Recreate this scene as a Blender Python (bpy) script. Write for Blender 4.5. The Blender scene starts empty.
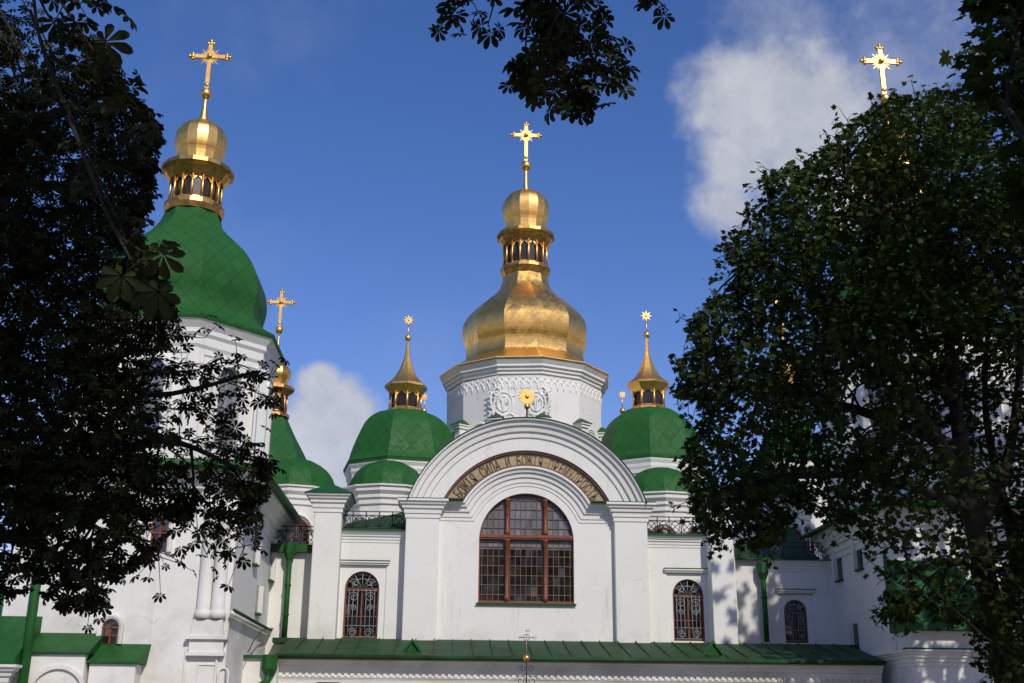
import bpy, bmesh, math, random
import numpy as np
from mathutils import Vector
R = math.radians
SC = bpy.context.scene
COL = SC.collection
rng = np.random.default_rng(7)
random.seed(7)

# ------------------------------------------------------------------ camera
F, YAW, PITCH, ROLL = 1150.0, R(3.2), R(18.45), R(0.49)
W, H = 1024, 683
EYE = np.array([0, 0, 1.7])
fw = np.array([math.sin(YAW)*math.cos(PITCH), math.cos(YAW)*math.cos(PITCH), math.sin(PITCH)])
r0 = np.array([math.cos(YAW), -math.sin(YAW), 0.0])
u0 = np.cross(r0, fw)
rt = r0*math.cos(ROLL)+u0*math.sin(ROLL)
up = -r0*math.sin(ROLL)+u0*math.cos(ROLL)
cam_d = bpy.data.cameras.new('camera'); cam = bpy.data.objects.new('camera', cam_d); COL.objects.link(cam)
from mathutils import Matrix
M = Matrix(((rt[0], up[0], -fw[0], EYE[0]), (rt[1], up[1], -fw[1], EYE[1]), (rt[2], up[2], -fw[2], EYE[2]), (0, 0, 0, 1)))
cam.matrix_world = M
cam_d.sensor_width = 36; cam_d.lens = 36*F/W; cam_d.clip_start = 0.1; cam_d.clip_end = 5000
SC.camera = cam

# ------------------------------------------------------------------ light
SUN_AZ, SUN_EL = R(20), R(39)        # to the right of straight behind the viewer
world = bpy.data.worlds.new('World'); SC.world = world; world.use_nodes = True
sun_vec = np.array([math.sin(SUN_AZ)*math.cos(SUN_EL), -math.cos(SUN_AZ)*math.cos(SUN_EL), math.sin(SUN_EL)])
sd = bpy.data.lights.new('sun', 'SUN'); sd.energy = 2.9; sd.angle = R(0.5); sd.color = (1, .945, .84)
so = bpy.data.objects.new('sun', sd); COL.objects.link(so)
so.rotation_euler = Vector(-sun_vec).to_track_quat('-Z', 'Y').to_euler()
so.location = (20, -20, 40)
SKY_STRENGTH = 0.075
SC.view_settings.view_transform = 'Standard'; SC.view_settings.look = 'None'
SC.view_settings.exposure = 0.0; SC.view_settings.gamma = 1
SC.view_settings.use_curve_mapping = False

# pixel <-> world helpers (each thing gets its own distance Y)
def ray(x, y):
    return fw*F + rt*(x-W/2) - up*(y-H/2)
def at(x, y, Y):
    d = ray(x, y); t = (Y-EYE[1])/d[1]
    return EYE+d*t
def pxm(x, y, Y):                       # metres per pixel there
    d = ray(x, y); return Y/d[1]
def proj(p):
    d = np.asarray(p)-EYE; z = d@fw
    return W/2+F*(d@rt)/z, H/2-F*(d@up)/z
def X(x, y, Y): return at(x, y, Y)[0]
def Z(x, y, Y): return at(x, y, Y)[2]
def zat(Xa, Ya, y):                     # height on the vertical line (Xa, Ya) seen at row y
    x = 512.0
    for _ in range(6):
        p = at(x, y, Ya); x = proj((Xa, Ya, p[2]))[0]
    return at(x, y, Ya)[2]

# ------------------------------------------------------------------ materials
def mat(name, col, rough=.6, metal=0.0, spec=.5):
    m = bpy.data.materials.new(name); m.use_nodes = True
    b = m.node_tree.nodes['Principled BSDF']
    b.inputs['Base Color'].default_value = (*col, 1); b.inputs['Roughness'].default_value = rough
    b.inputs['Metallic'].default_value = metal; b.inputs['Specular IOR Level'].default_value = spec
    return m
class NT:
    def __init__(s, nt): s.nt = nt
    def n(s, t, **k):
        nd = s.nt.nodes.new(t)
        for a, v in k.items(): setattr(nd, a, v)
        return nd
    def l(s, a, b): s.nt.links.new(a, b)
    def val(s, sock, v):
        if hasattr(v, 'is_linked') or isinstance(v, bpy.types.NodeSocket): s.l(v, sock)
        else: sock.default_value = v
    def math(s, op, a, b=0.0, c=None):
        nd = s.n('ShaderNodeMath', operation=op); s.val(nd.inputs[0], a); s.val(nd.inputs[1], b)
        if c is not None: s.val(nd.inputs[2], c)
        return nd.outputs[0]
    def noise(s, vec, scale, detail=4, rough=.55):
        nd = s.n('ShaderNodeTexNoise'); nd.inputs['Scale'].default_value = scale
        nd.inputs['Detail'].default_value = detail; nd.inputs['Roughness'].default_value = rough
        if vec is not None: s.l(vec, nd.inputs['Vector'])
        return nd.outputs['Fac']
    def remap(s, v, a, b, c=0.0, d=1.0, smooth=False):
        nd = s.n('ShaderNodeMapRange')
        if smooth: nd.interpolation_type = 'SMOOTHSTEP'
        s.val(nd.inputs[0], v); nd.inputs[1].default_value = a; nd.inputs[2].default_value = b
        nd.inputs[3].default_value = c; nd.inputs[4].default_value = d
        return nd.outputs[0]
    def mix(s, fac, a, b):
        nd = s.n('ShaderNodeMix', data_type='RGBA'); s.val(nd.inputs[0], fac)
        s.val(nd.inputs[6], a if isinstance(a, bpy.types.NodeSocket) else (*a, 1))
        s.val(nd.inputs[7], b if isinstance(b, bpy.types.NodeSocket) else (*b, 1))
        return nd.outputs[2]
    def pos(s, sx=1, sy=1, sz=1):
        g = s.n('ShaderNodeNewGeometry'); mp = s.n('ShaderNodeMapping'); mp.inputs['Scale'].default_value = (sx, sy, sz)
        s.l(g.outputs['Position'], mp.inputs['Vector']); return mp.outputs[0]
    def bump(s, h, strength=.3, dist=.02):
        nd = s.n('ShaderNodeBump'); nd.inputs['Strength'].default_value = strength; nd.inputs['Distance'].default_value = dist
        s.l(h, nd.inputs['Height']); return nd.outputs[0]
    @property
    def bsdf(s): return s.nt.nodes['Principled BSDF']

def plaster(name, col, dirt, base_stain=0.0):
    m = mat(name, col, .85, 0, .25); t = NT(m.node_tree); b = t.bsdf
    big = t.noise(t.pos(.5, .5, .5), 1, 5, .6)
    streak = t.noise(t.pos(3.2, 3.2, .25), 1, 5, .65)
    fine = t.noise(t.pos(), 9, 5, .7)
    f = t.math('MULTIPLY', t.remap(streak, .56, .82), t.remap(big, .38, .66))
    f = t.math('ADD', t.math('MULTIPLY', f, .9), t.math('MULTIPLY', t.remap(fine, .45, .8), .16))
    c = t.mix(f, col, dirt)
    patch = t.remap(t.noise(t.pos(.35, .35, .5), 1.3, 2, .4), .52, .54, 0, .10)
    c = t.mix(patch, c, tuple(x*.80 for x in col))
    vo = t.n('ShaderNodeTexVoronoi', feature='DISTANCE_TO_EDGE'); vo.inputs['Scale'].default_value = .45
    wv = t.n('ShaderNodeVectorMath', operation='ADD'); t.l(t.pos(), wv.inputs[0])
    wn_ = t.n('ShaderNodeTexNoise'); wn_.inputs['Scale'].default_value = 1.5; t.l(t.pos(), wn_.inputs['Vector']); t.l(wn_.outputs['Color'], wv.inputs[1]); t.l(wv.outputs[0], vo.inputs['Vector'])
    crack = t.math('MULTIPLY', t.remap(vo.outputs['Distance'], 0, .008, 1, 0), t.remap(t.noise(t.pos(), .4, 2), .55, .62))
    c = t.mix(t.math('MULTIPLY', crack, .45), c, tuple(x*.45 for x in col))
    c = t.mix(t.remap(big, .45, .75, 0, .25), c, tuple(x*.9 for x in col))
    # splash-back stain just above the gallery roof
    g = t.n('ShaderNodeNewGeometry'); sp = t.n('ShaderNodeSeparateXYZ'); t.l(g.outputs['Position'], sp.inputs[0])
    low = t.math('MULTIPLY', t.remap(sp.outputs[2], 4.4, 5.0, 1, 0), t.remap(t.noise(t.pos(.6, .6, .9), 1, 4, .6), .44, .72))
    c = t.mix(t.math('MULTIPLY', low, .55), c, (.40, .38, .30))
    t.l(c, b.inputs['Base Color'])
    t.l(t.bump(t.math('ADD', t.math('MULTIPLY', fine, .5), t.noise(t.pos(), 1.2, 3)), .35, .03), b.inputs['Normal'])
    return m
def tiltn(t, nrm, rnd, amount):
    a = t.n('ShaderNodeVectorMath', operation='SUBTRACT'); t.l(rnd, a.inputs[0]); a.inputs[1].default_value = (.5, .5, .5)
    k = t.n('ShaderNodeVectorMath', operation='SCALE'); t.l(a.outputs[0], k.inputs[0]); k.inputs['Scale'].default_value = amount
    d = t.n('ShaderNodeVectorMath', operation='ADD'); t.l(nrm, d.inputs[0]); t.l(k.outputs[0], d.inputs[1])
    e = t.n('ShaderNodeVectorMath', operation='NORMALIZE'); t.l(d.outputs[0], e.inputs[0]); t.l(e.outputs[0], t.bsdf.inputs['Normal'])
def diamond(t, p, wid):
    uv = t.n('ShaderNodeUVMap'); sp = t.n('ShaderNodeSeparateXYZ'); t.l(uv.outputs[0], sp.inputs[0])
    a = t.math('DIVIDE', t.math('ADD', sp.outputs[0], t.math('MULTIPLY', sp.outputs[1], .85)), p)
    b = t.math('DIVIDE', t.math('SUBTRACT', sp.outputs[0], t.math('MULTIPLY', sp.outputs[1], .85)), p)
    out = None; cells = []
    for q in (a, b):
        fr = t.math('FRACT', q); d = t.math('ABSOLUTE', t.math('SUBTRACT', fr, .5))
        o = t.remap(d, .5-wid/p, .5, 0, 1); out = o if out is None else t.math('MAXIMUM', out, o)
        cells.append(t.math('FLOOR', q))
    cb = t.n('ShaderNodeCombineXYZ'); t.l(cells[0], cb.inputs[0]); t.l(cells[1], cb.inputs[1])
    wn = t.n('ShaderNodeTexWhiteNoise', noise_dimensions='3D'); t.l(cb.outputs[0], wn.inputs['Vector'])
    return out, wn.outputs['Value'], wn.outputs['Color']
def sheet(name, col, rough, metal, period, wid, dark, spec=.5, vary=.25, bumps=.35, tilt=.05):
    m = mat(name, col, rough, metal, spec); t = NT(m.node_tree); b = t.bsdf
    seam, cell, ccol = diamond(t, period, wid)
    big = t.noise(t.pos(.8, .8, .8), 1, 4, .6); fine = t.noise(t.pos(), 6, 4, .6)
    c = t.mix(t.math('MULTIPLY', cell, vary), col, tuple(x*.62 for x in col))
    c = t.mix(t.remap(big, .4, .75, 0, .45), c, tuple(x*.72 for x in col))
    c = t.mix(t.math('MULTIPLY', seam, .75), c, dark)
    t.l(c, b.inputs['Base Color'])
    t.l(t.math('ADD', t.remap(fine, .3, .7, rough*.8, rough*1.2), t.math('MULTIPLY', cell, .06)), b.inputs['Roughness'])
    h = t.math('ADD', t.math('MULTIPLY', seam, .35), t.math('MULTIPLY', t.noise(t.pos(), 1.6, 2), .8))
    h = t.math('ADD', h, t.math('MULTIPLY', cell, .12))
    tiltn(t, t.bump(h, bumps, .035), ccol, tilt)
    return m
def noisy(name, col, col2, scale, rough=.6, metal=0, bump=.2, spec=.5):
    m = mat(name, col, rough, metal, spec); t = NT(m.node_tree); b = t.bsdf
    n1 = t.noise(t.pos(), scale, 5, .65)
    t.l(t.mix(t.remap(n1, .35, .7), col, col2), b.inputs['Base Color'])
    t.l(t.bump(n1, bump, .02), b.inputs['Normal'])
    return m
MT = {}
MT['plaster'] = plaster('white_plaster', (.80, .79, .735), (.46, .43, .36))
MT['roof'] = sheet('green_roof_sheet', (.019, .115, .020), .6, 0, .62, .028, (.006, .035, .008), .25, .38, .3, .06)
MT['green'] = noisy('green_paint', (.016, .105, .019), (.011, .066, .013), 3, .55, 0, .2, .25)
MT['oldgreen'] = noisy('weathered_green_roof', (.018, .078, .022), (.016, .030, .012), 1.3, .65, 0, .3, .25)
MT['gold'] = sheet('gilded_sheet', (.95, .58, .165), .36, 1, .62, .014, (.42, .21, .06), vary=.25, bumps=.14, tilt=.06)
MT['goldp'] = noisy('gilding', (.95, .60, .18), (.72, .42, .12), 5, .42, 1, .08)
MT['darkgold'] = noisy('dull_gilding', (.78, .46, .14), (.34, .19, .06), 5, .42, 1, .1)
MT['dark'] = noisy('dark_opening', (.035, .022, .016), (.015, .01, .008), 2, .3)
MT['wood'] = noisy('red_brown_wood', (.23, .062, .022), (.13, .035, .015), 7, .5)
MT['iron'] = noisy('pale_iron', (.32, .33, .34), (.17, .17, .17), 6, .5)
MT['blackiron'] = noisy('black_iron', (.03, .032, .034), (.015, .015, .015), 5, .5)
MT['muntin'] = noisy('glazing_bar', (.19, .095, .05), (.12, .055, .03), 6, .55)
MT['glass'] = noisy('dark_glass', (.012, .013, .015), (.02, .021, .022), 1.2, .06, 0, .05, 1.0)
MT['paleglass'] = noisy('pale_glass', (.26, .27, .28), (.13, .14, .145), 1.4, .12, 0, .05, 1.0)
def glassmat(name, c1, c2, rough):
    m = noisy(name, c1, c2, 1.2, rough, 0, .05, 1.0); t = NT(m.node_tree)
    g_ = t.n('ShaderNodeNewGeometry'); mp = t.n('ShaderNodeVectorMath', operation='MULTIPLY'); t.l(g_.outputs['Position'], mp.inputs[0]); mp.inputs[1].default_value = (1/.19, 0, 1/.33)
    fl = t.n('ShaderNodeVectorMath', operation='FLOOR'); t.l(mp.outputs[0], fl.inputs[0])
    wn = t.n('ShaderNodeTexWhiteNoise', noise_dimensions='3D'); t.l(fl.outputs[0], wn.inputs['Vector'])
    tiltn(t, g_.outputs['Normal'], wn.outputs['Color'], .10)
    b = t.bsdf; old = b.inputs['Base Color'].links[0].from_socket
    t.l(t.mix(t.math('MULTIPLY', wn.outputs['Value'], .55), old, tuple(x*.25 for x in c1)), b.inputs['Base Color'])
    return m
MT['glass'] = glassmat('dark_window_glass', (.014, .015, .017), (.03, .03, .028), .05)
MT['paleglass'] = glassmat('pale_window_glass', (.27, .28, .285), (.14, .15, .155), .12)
MT['ochre'] = noisy('ochre_mosaic', (.46, .35, .20), (.27, .20, .115), 5, .7, 0, .4)
MT['letter'] = noisy('dark_lettering', (.07, .046, .026), (.15, .10, .05), 9, .8)
MT['redtrim'] = noisy('red_brown_trim', (.16, .05, .03), (.08, .03, .02), 5, .6)
MT['lead'] = noisy('soffit', (.42, .43, .42), (.3, .3, .29), 3, .7)
MT['stone'] = noisy('paving_stone', (.30, .28, .25), (.2, .19, .17), 1.5, .85)
MT['grass'] = noisy('lawn', (.045, .085, .02), (.03, .05, .015), 3, .9)
MT['bark'] = noisy('bark', (.035, .027, .020), (.016, .013, .010), 9, .9, 0, .8)
def leafmat(name, a, b_, tr=.22):
    m = mat(name, a, .6, 0, .12); t = NT(m.node_tree); b = t.bsdf
    at_ = t.n('ShaderNodeAttribute', attribute_name='tint')
    c = t.mix(at_.outputs['Fac'], a, b_)
    t.l(c, b.inputs['Base Color'])
    tl = t.n('ShaderNodeBsdfTranslucent'); t.l(c, tl.inputs[0])
    mx = t.n('ShaderNodeMixShader'); mx.inputs[0].default_value = tr
    out = m.node_tree.nodes['Material Output']
    t.l(b.outputs[0], mx.inputs[1]); t.l(tl.outputs[0], mx.inputs[2]); t.l(mx.outputs[0], out.inputs[0])
    return m
MT['chestnut'] = leafmat('chestnut_leaf', (.024, .034, .009), (.055, .048, .014), .16)
MT['maple'] = leafmat('maple_leaf', (.038, .064, .012), (.062, .084, .016))

# ------------------------------------------------------------------ mesh building
class MB:
    def __init__(s): s.v = []; s.f = []; s.uv = []; s.sm = []
    def add(s, vs, fs, uvs=None, smooth=False):
        o = len(s.v); s.v += [tuple(map(float, p)) for p in vs]
        for i, f in enumerate(fs):
            s.f.append(tuple(o+k for k in f)); s.uv.append(uvs[i] if uvs else None); s.sm.append(smooth)
        return s
    def box(s, x0, x1, y0, y1, z0, z1):
        v = [(x, y, z) for z in (z0, z1) for y in (y0, y1) for x in (x0, x1)]
        return s.add(v, [(0, 2, 3, 1), (4, 5, 7, 6), (0, 1, 5, 4), (2, 6, 7, 3), (0, 4, 6, 2), (1, 3, 7, 5)])
    def hexa(s, a, b):                   # bottom quad a, top quad b
        return s.add(list(a)+list(b), [(3, 2, 1, 0), (4, 5, 6, 7), (0, 1, 5, 4), (1, 2, 6, 5), (2, 3, 7, 6), (3, 0, 4, 7)])
    def prism(s, poly, y0, y1):          # polygon in XZ, counter-clockwise, extruded along Y
        n = len(poly); v = [(x, y0, z) for x, z in poly]+[(x, y1, z) for x, z in poly]
        return s.add(v, [tuple(range(n)), tuple(range(2*n-1, n-1, -1))]+[(i, i+n, (i+1) % n+n, (i+1) % n) for i in range(n)])
    def lathe(s, cx, cy, prof, n, rot=0.0, smooth=False, cap=True, a0=None, a1=None):
        # rot: angle (deg) of one vertex, measured from the side facing the viewer (-Y) towards +X
        vs = []; k = len(prof)
        closed = a0 is None
        angs = [R(rot)+2*math.pi*i/n for i in range(n)] if closed else [R(a0+(a1-a0)*i/n) for i in range(n+1)]
        for (r, z) in prof:
            for a in angs: vs.append((cx+r*math.sin(a), cy-r*math.cos(a), z))
        m = len(angs); fs = []; uv = []; arc = 0.0
        hw = math.sin(abs(angs[1]-angs[0])/2)
        for j in range(k-1):
            (ra, za), (rb, zb) = prof[j], prof[j+1]; ds = math.hypot(rb-ra, zb-za)
            for i in range(n):
                i2 = (i+1) % m
                fs.append((j*m+i, j*m+i2, (j+1)*m+i2, (j+1)*m+i))
                uv.append([(-ra*hw, arc), (ra*hw, arc), (rb*hw, arc+ds), (-rb*hw, arc+ds)])
            arc += ds
        if cap and closed:
            fs.append(tuple(range(m-1, -1, -1))); uv.append(None)
            fs.append(tuple((k-1)*m+i for i in range(m))); uv.append(None)
        return s.add(vs, fs, uv, smooth)
    def ball(s, c, r, n=14, k=8, sz=1.0):
        prof = [(max(1e-4, r*math.sin(math.pi*j/k)), c[2]-sz*r*math.cos(math.pi*j/k)) for j in range(k+1)]
        return s.lathe(c[0], c[1], prof, n, 0, True, False)
    def tube(s, pts, rad, n=8, smooth=True, closed=False):
        pts = [np.array(p, float) for p in pts]; m = len(pts)
        rad = [rad]*m if np.isscalar(rad) else rad
        vs = []; ref = None
        for i, p in enumerate(pts):
            if closed: t = pts[(i+1) % m]-pts[i-1]
            else: t = pts[min(i+1, m-1)]-pts[max(i-1, 0)]
            t = t/(np.linalg.norm(t)+1e-9)
            if ref is None:
                ref = np.array([0, 0, 1.0]) if abs(t[2]) < .9 else np.array([1.0, 0, 0])
            a = np.cross(ref, t); a /= np.linalg.norm(a)+1e-9; b = np.cross(t, a); ref = b
            for q in range(n):
                an = 2*math.pi*q/n; vs.append(p+rad[i]*(a*math.cos(an)+b*math.sin(an)))
        fs = []
        for i in range(m if closed else m-1):
            j = (i+1) % m
            for q in range(n): fs.append((i*n+q, i*n+(q+1) % n, j*n+(q+1) % n, j*n+q))
        if not closed: fs += [tuple(range(n-1, -1, -1)), tuple((m-1)*n+q for q in range(n))]
        return s.add(vs, fs, None, smooth)
    def sweep_plane(s, path, prof, y, side=1):
        # path in XZ of the facade plane y; profile (t across the path, protrusion towards the viewer)
        P = [np.array(p, float) for p in path]; m = len(P); ns = []
        for i in range(m):
            ts = []
            if i > 0: ts.append((P[i]-P[i-1])/np.linalg.norm(P[i]-P[i-1]))
            if i < m-1: ts.append((P[i+1]-P[i])/np.linalg.norm(P[i+1]-P[i]))
            nn = [np.array([t[1], -t[0]])*side for t in ts]
            b = sum(nn); b = b/np.linalg.norm(b); ns.append(b/max(.35, b@nn[0]))
        k = len(prof); vs = []
        for i in range(m):
            for (t, o) in prof:
                q = P[i]+ns[i]*t; vs.append((q[0], y-o, q[1]))
        fs = []
        for i in range(m-1):
            for j in range(k-1):
                f = (i*k+j, i*k+j+1, (i+1)*k+j+1, (i+1)*k+j)
                fs.append(f if side == 1 else f[::-1])
        fs += [tuple(range(k)), tuple((m-1)*k+j for j in range(k-1, -1, -1))]
        return s.add(vs, fs)
    def sweep_plan(s, path, prof, z, closed=False):
        # horizontal path (x, y), outward to the RIGHT of travel; profile (drop below z, protrusion)
        P = [np.array(p, float) for p in path]; m = len(P); ns = []
        for i in range(m):
            ts = []
            if i > 0 or closed: ts.append((P[i]-P[i-1])/np.linalg.norm(P[i]-P[i-1]))
            if i < m-1 or closed: ts.append((P[(i+1) % m]-P[i])/np.linalg.norm(P[(i+1) % m]-P[i]))
            nn = [np.array([t[1], -t[0]]) for t in ts]
            b = sum(nn); b = b/np.linalg.norm(b); ns.append(b/max(.3, b@nn[0]))
        k = len(prof); vs = []
        for i in range(m):
            for (t, o) in prof:
                q = P[i]+ns[i]*o; vs.append((q[0], q[1], z-t))
        fs = []
        for i in range(m if closed else m-1):
            i2 = (i+1) % m
            for j in range(k-1): fs.append((i*k+j, i*k+j+1, i2*k+j+1, i2*k+j))
        if not closed: fs += [tuple(range(k)), tuple((m-1)*k+j for j in range(k-1, -1, -1))]
        return s.add(vs, fs)
    def build(s, name, m, parent=None, bevel=0):
        me = bpy.data.meshes.new(name)
        off = np.zeros(3); q = parent
        while q is not None: off += np.array(q.location); q = q.parent
        v = np.array(s.v)-off
        me.from_pydata([tuple(p) for p in v], [], s.f)
        if any(u for u in s.uv):
            ul = me.uv_layers.new(name='UVMap').data; i = 0
            for f, u in zip(s.f, s.uv):
                for j in range(len(f)):
                    ul[i].uv = u[j] if u else (0.31, 0.0); i += 1
        me.polygons.foreach_set('use_smooth', s.sm)
        for mm in (m if isinstance(m, (list, tuple)) else [m]): me.materials.append(MT[mm])
        bm = bmesh.new(); bm.from_mesh(me); bmesh.ops.recalc_face_normals(bm, faces=bm.faces); bm.to_mesh(me); bm.free()
        o = bpy.data.objects.new(name, me); COL.objects.link(o)
        if parent is not None: o.parent = parent
        if bevel:
            bv = o.modifiers.new('bevel', 'BEVEL'); bv.width = bevel; bv.segments = 2; bv.limit_method = 'ANGLE'; bv.angle_limit = R(50)
        return o
def tag(o, label=None, cat=None, group=None, kind=None):
    for k, v in (('label', label), ('category', cat), ('group', group), ('kind', kind)):
        if v: o[k] = v
    return o
def empty(name, loc):
    o = bpy.data.objects.new(name, None); COL.objects.link(o); o.location = loc; o.empty_display_size = .3
    return o
def arc(cx, cz, r, a0, a1, n):           # angles in degrees from +X, counter-clockwise
    return [(cx+r*math.cos(R(a0+(a1-a0)*i/n)), cz+r*math.sin(R(a0+(a1-a0)*i/n))) for i in range(n+1)]
def arch_loop(cx, z0, w, zt, n=16):      # round-headed opening, counter-clockwise
    h = w/2; return [(cx-h, z0), (cx+h, z0)]+arc(cx, zt-h, h, 0, 180, n)
def wall_holes(mb, x0, x1, z0, z1, y, holes, depth, outer=None):
    bm = bmesh.new()
    loops = [outer or [(x0, z0), (x1, z0), (x1, z1), (x0, z1)]]+holes
    es = []
    for lp in loops:
        vs = [bm.verts.new((p[0], y, p[1])) for p in lp]
        es += [bm.edges.new((vs[i], vs[(i+1) % len(vs)])) for i in range(len(vs))]
    bmesh.ops.triangle_fill(bm, use_beauty=True, use_dissolve=False, edges=es, normal=(0, -1, 0))
    bm.verts.index_update()
    mb.add([v.co[:] for v in bm.verts], [tuple(v.index for v in f.verts) for f in bm.faces]); bm.free()
    for lp in holes:
        n = len(lp); mb.add([(x, y, z) for x, z in lp]+[(x, y+depth, z) for x, z in lp], [(i, (i+1) % n, (i+1) % n+n, i+n) for i in range(n)])
    return mb
CORN = [(0, 0), (0, .36), (.07, .36), (.10, .29), (.17, .26), (.19, .19), (.30, .17), (.33, .10), (.47, .085), (.49, .04), (.62, .04), (.65, 0)]
def corn(h, p): return [(t/.65*h, o/.36*p) for t, o in CORN]

# ------------------------------------------------------------------ world sky with a few clouds
def sky():
    t = NT(world.node_tree); nt = world.node_tree
    for n in list(nt.nodes): nt.nodes.remove(n)
    out = t.n('ShaderNodeOutputWorld'); bg = t.n('ShaderNodeBackground'); t.l(bg.outputs[0], out.inputs[0])
    sk = t.n('ShaderNodeTexSky', sky_type='NISHITA'); sk.sun_disc = False
    sk.sun_elevation = SUN_EL
    sk.sun_rotation = math.atan2(sun_vec[0], sun_vec[1])
    sk.altitude = 0; sk.air_density = 1.0; sk.dust_density = .35; sk.ozone_density = 3.0
    tc = t.n('ShaderNodeTexCoord'); d = tc.outputs['Generated']
    n1 = t.noise(d, 9.0, 8, .60); n2 = t.noise(d, 26.0, 6, .62)
    nz = t.math('ADD', t.math('MULTIPLY', n1, .72), t.math('MULTIPLY', n2, .28))
    def cloud(lobes):
        best = None
        for (x, y, r) in lobes:
            c = ray(x, y); c = c/np.linalg.norm(c)
            vd = t.n('ShaderNodeVectorMath', operation='DISTANCE'); t.l(d, vd.inputs[0]); vd.inputs[1].default_value = c
            q = t.remap(vd.outputs['Value'], 0, r/1150.0, 1, 0)
            best = q if best is None else t.math('MAXIMUM', best, q)
        return best
    A = cloud([(775, 105, 120), (735, 90, 80), (820, 105, 85), (740, 165, 75), (725, 210, 60), (800, 150, 80), (850, 200, 60)])
    B = cloud([(335, 420, 85), (300, 450, 80), (350, 470, 80), (370, 440, 50), (320, 385, 45), (240, 470, 90), (420, 480, 60)])
    Cc = cloud([(770, 30, 130), (900, 80, 170)])
    mA = t.remap(t.math('ADD', t.math('MULTIPLY', A, .55), nz), .63, .96, 0, .82, True)
    mB = t.remap(t.math('ADD', t.math('MULTIPLY', B, .80), t.math('MULTIPLY', nz, .7)), .62, .86, 0, .86, True)
    mC = t.remap(t.math('ADD', t.math('MULTIPLY', Cc, .45), nz), .66, 1.02, 0, .36, True)
    wis = t.noise(d, 4.0, 6, .6)
    mW = t.remap(wis, .55, .85, 0, .14, True)
    m = t.math('MAXIMUM', t.math('MAXIMUM', mA, mB), t.math('MAXIMUM', mC, mW))
    inner = t.remap(t.math('ADD', t.math('MULTIPLY', n2, .5), t.math('MULTIPLY', n1, .5)), .38, .62)
    ccol = t.mix(inner, (6.0, 6.3, 7.1), (8.6, 8.7, 9.1))
    hs = t.n('ShaderNodeHueSaturation'); hs.inputs['Saturation'].default_value = SKY_SAT; hs.inputs['Value'].default_value = SKY_VAL; hs.inputs['Hue'].default_value = SKY_HUE
    t.l(sk.outputs[0], hs.inputs['Color'])
    wb = t.n('ShaderNodeMix', data_type='RGBA', blend_type='MULTIPLY'); wb.inputs[0].default_value = 1
    t.l(hs.outputs[0], wb.inputs[6]); wb.inputs[7].default_value = (2.1, 1.52, 1.66, 1)
    t.l(t.mix(m, wb.outputs[2], ccol), bg.inputs[0]); bg.inputs[1].default_value = SKY_STRENGTH
SKY_SAT, SKY_VAL, SKY_HUE = 1.28, 1.06, .506
sky()

# ------------------------------------------------------------------ ground
g = MB().add([(-900, -900, 0), (900, -900, 0), (900, 900, 0), (-900, 900, 0)], [(0, 1, 2, 3)]).build('ground', 'grass'); tag(g, kind='structure')
g = MB().add([(-6, -60, .004), (14, -60, .004), (14, 37, .004), (-6, 37, .004)], [(0, 1, 2, 3)]).build('plaza', 'stone'); tag(g, kind='structure')
g = MB().add([(-45, 26, .008), (50, 26, .008), (50, 33, .008), (-45, 33, .008)], [(0, 1, 2, 3)]).build('path', 'stone'); tag(g, kind='structure')

# ================================================================== the cathedral
ROOT = empty('cathedral', (2.8, 42, 0))
tag(ROOT, 'white plastered cathedral with gold central dome and green side domes', 'cathedral')
def part(name, mb, m, parent=None, bevel=0): return mb.build(name, m, parent or ROOT, bevel)

CX = 2.82; YF = 40.0; YP = 40.28; YW = 40.62; YR = 42.4; YL = 41.0
ZR = 4.43                                     # where the gallery roof meets the facade
# --- centre block --------------------------------------------------------
zc = 9.15
wz0, wzt, ww = 5.68, 9.50, 3.32               # the great window
BL, BR = -1.40, 7.05; PW = 1.16
hole = arch_loop(CX, wz0, ww, wzt, 28)
chord = math.sqrt(4.30**2-(zc-7.71)**2)
a_s = math.degrees(math.asin((zc-7.71)/4.30))
outer = [(BL, 0), (BR, 0), (BR, zc)]+arc(CX, 7.71, 4.30, a_s, 180-a_s, 30)+[(BL, zc)]
mb = wall_holes(MB(), 0, 0, 0, 0, YP, [hole], .32, outer)
fac = part('facade_wall', mb, 'plaster')
mb = MB()
mb.box(BL+.01, BR-.01, YP+.4, YW+2, 0, zc-.02)
part('facade_core', mb, 'plaster')
for x0, x1 in ((BL, BL+PW), (BR-PW, BR)):
    pl = part('pilaster', MB().box(x0, x1, YF, YP+1.2, 0, zc-.60), 'plaster', None, .03)
# impost cornice over pilaster, stepping into the archivolt over the window
AR = 2.59; az = 7.83
ax = math.sqrt(AR**2-(zc-az)**2)
a0 = math.degrees(math.atan2(zc-az, ax))
prof = [(0, 0), (0, .34), (.06, .34), (.09, .27), (.17, .24), (.19, .17), (.30, .15), (.33, .09), (.46, .075), (.48, .03), (.60, .03), (.92, .03), (.92, 0)]
path = arc(CX, az, AR, 180-a0, a0, 40)
prof = [(0, 0), (0, .32), (.07, .32), (.10, .25), (.20, .22), (.22, .15), (.36, .13), (.39, .07), (.54, .06), (.56, .025), (.66, .025), (.68, 0)]
mb = MB().sweep_plane([(BL+PW-.05, zc-.006), (CX-ax, zc-.006)]+path[1:-1]+[(CX+ax, zc-.006), (BR-PW+.05, zc-.006)], prof, YP-.002)
part('archivolt', mb, 'plaster')
pc = [(t, o) for t, o in corn(.66, .30)]
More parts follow.
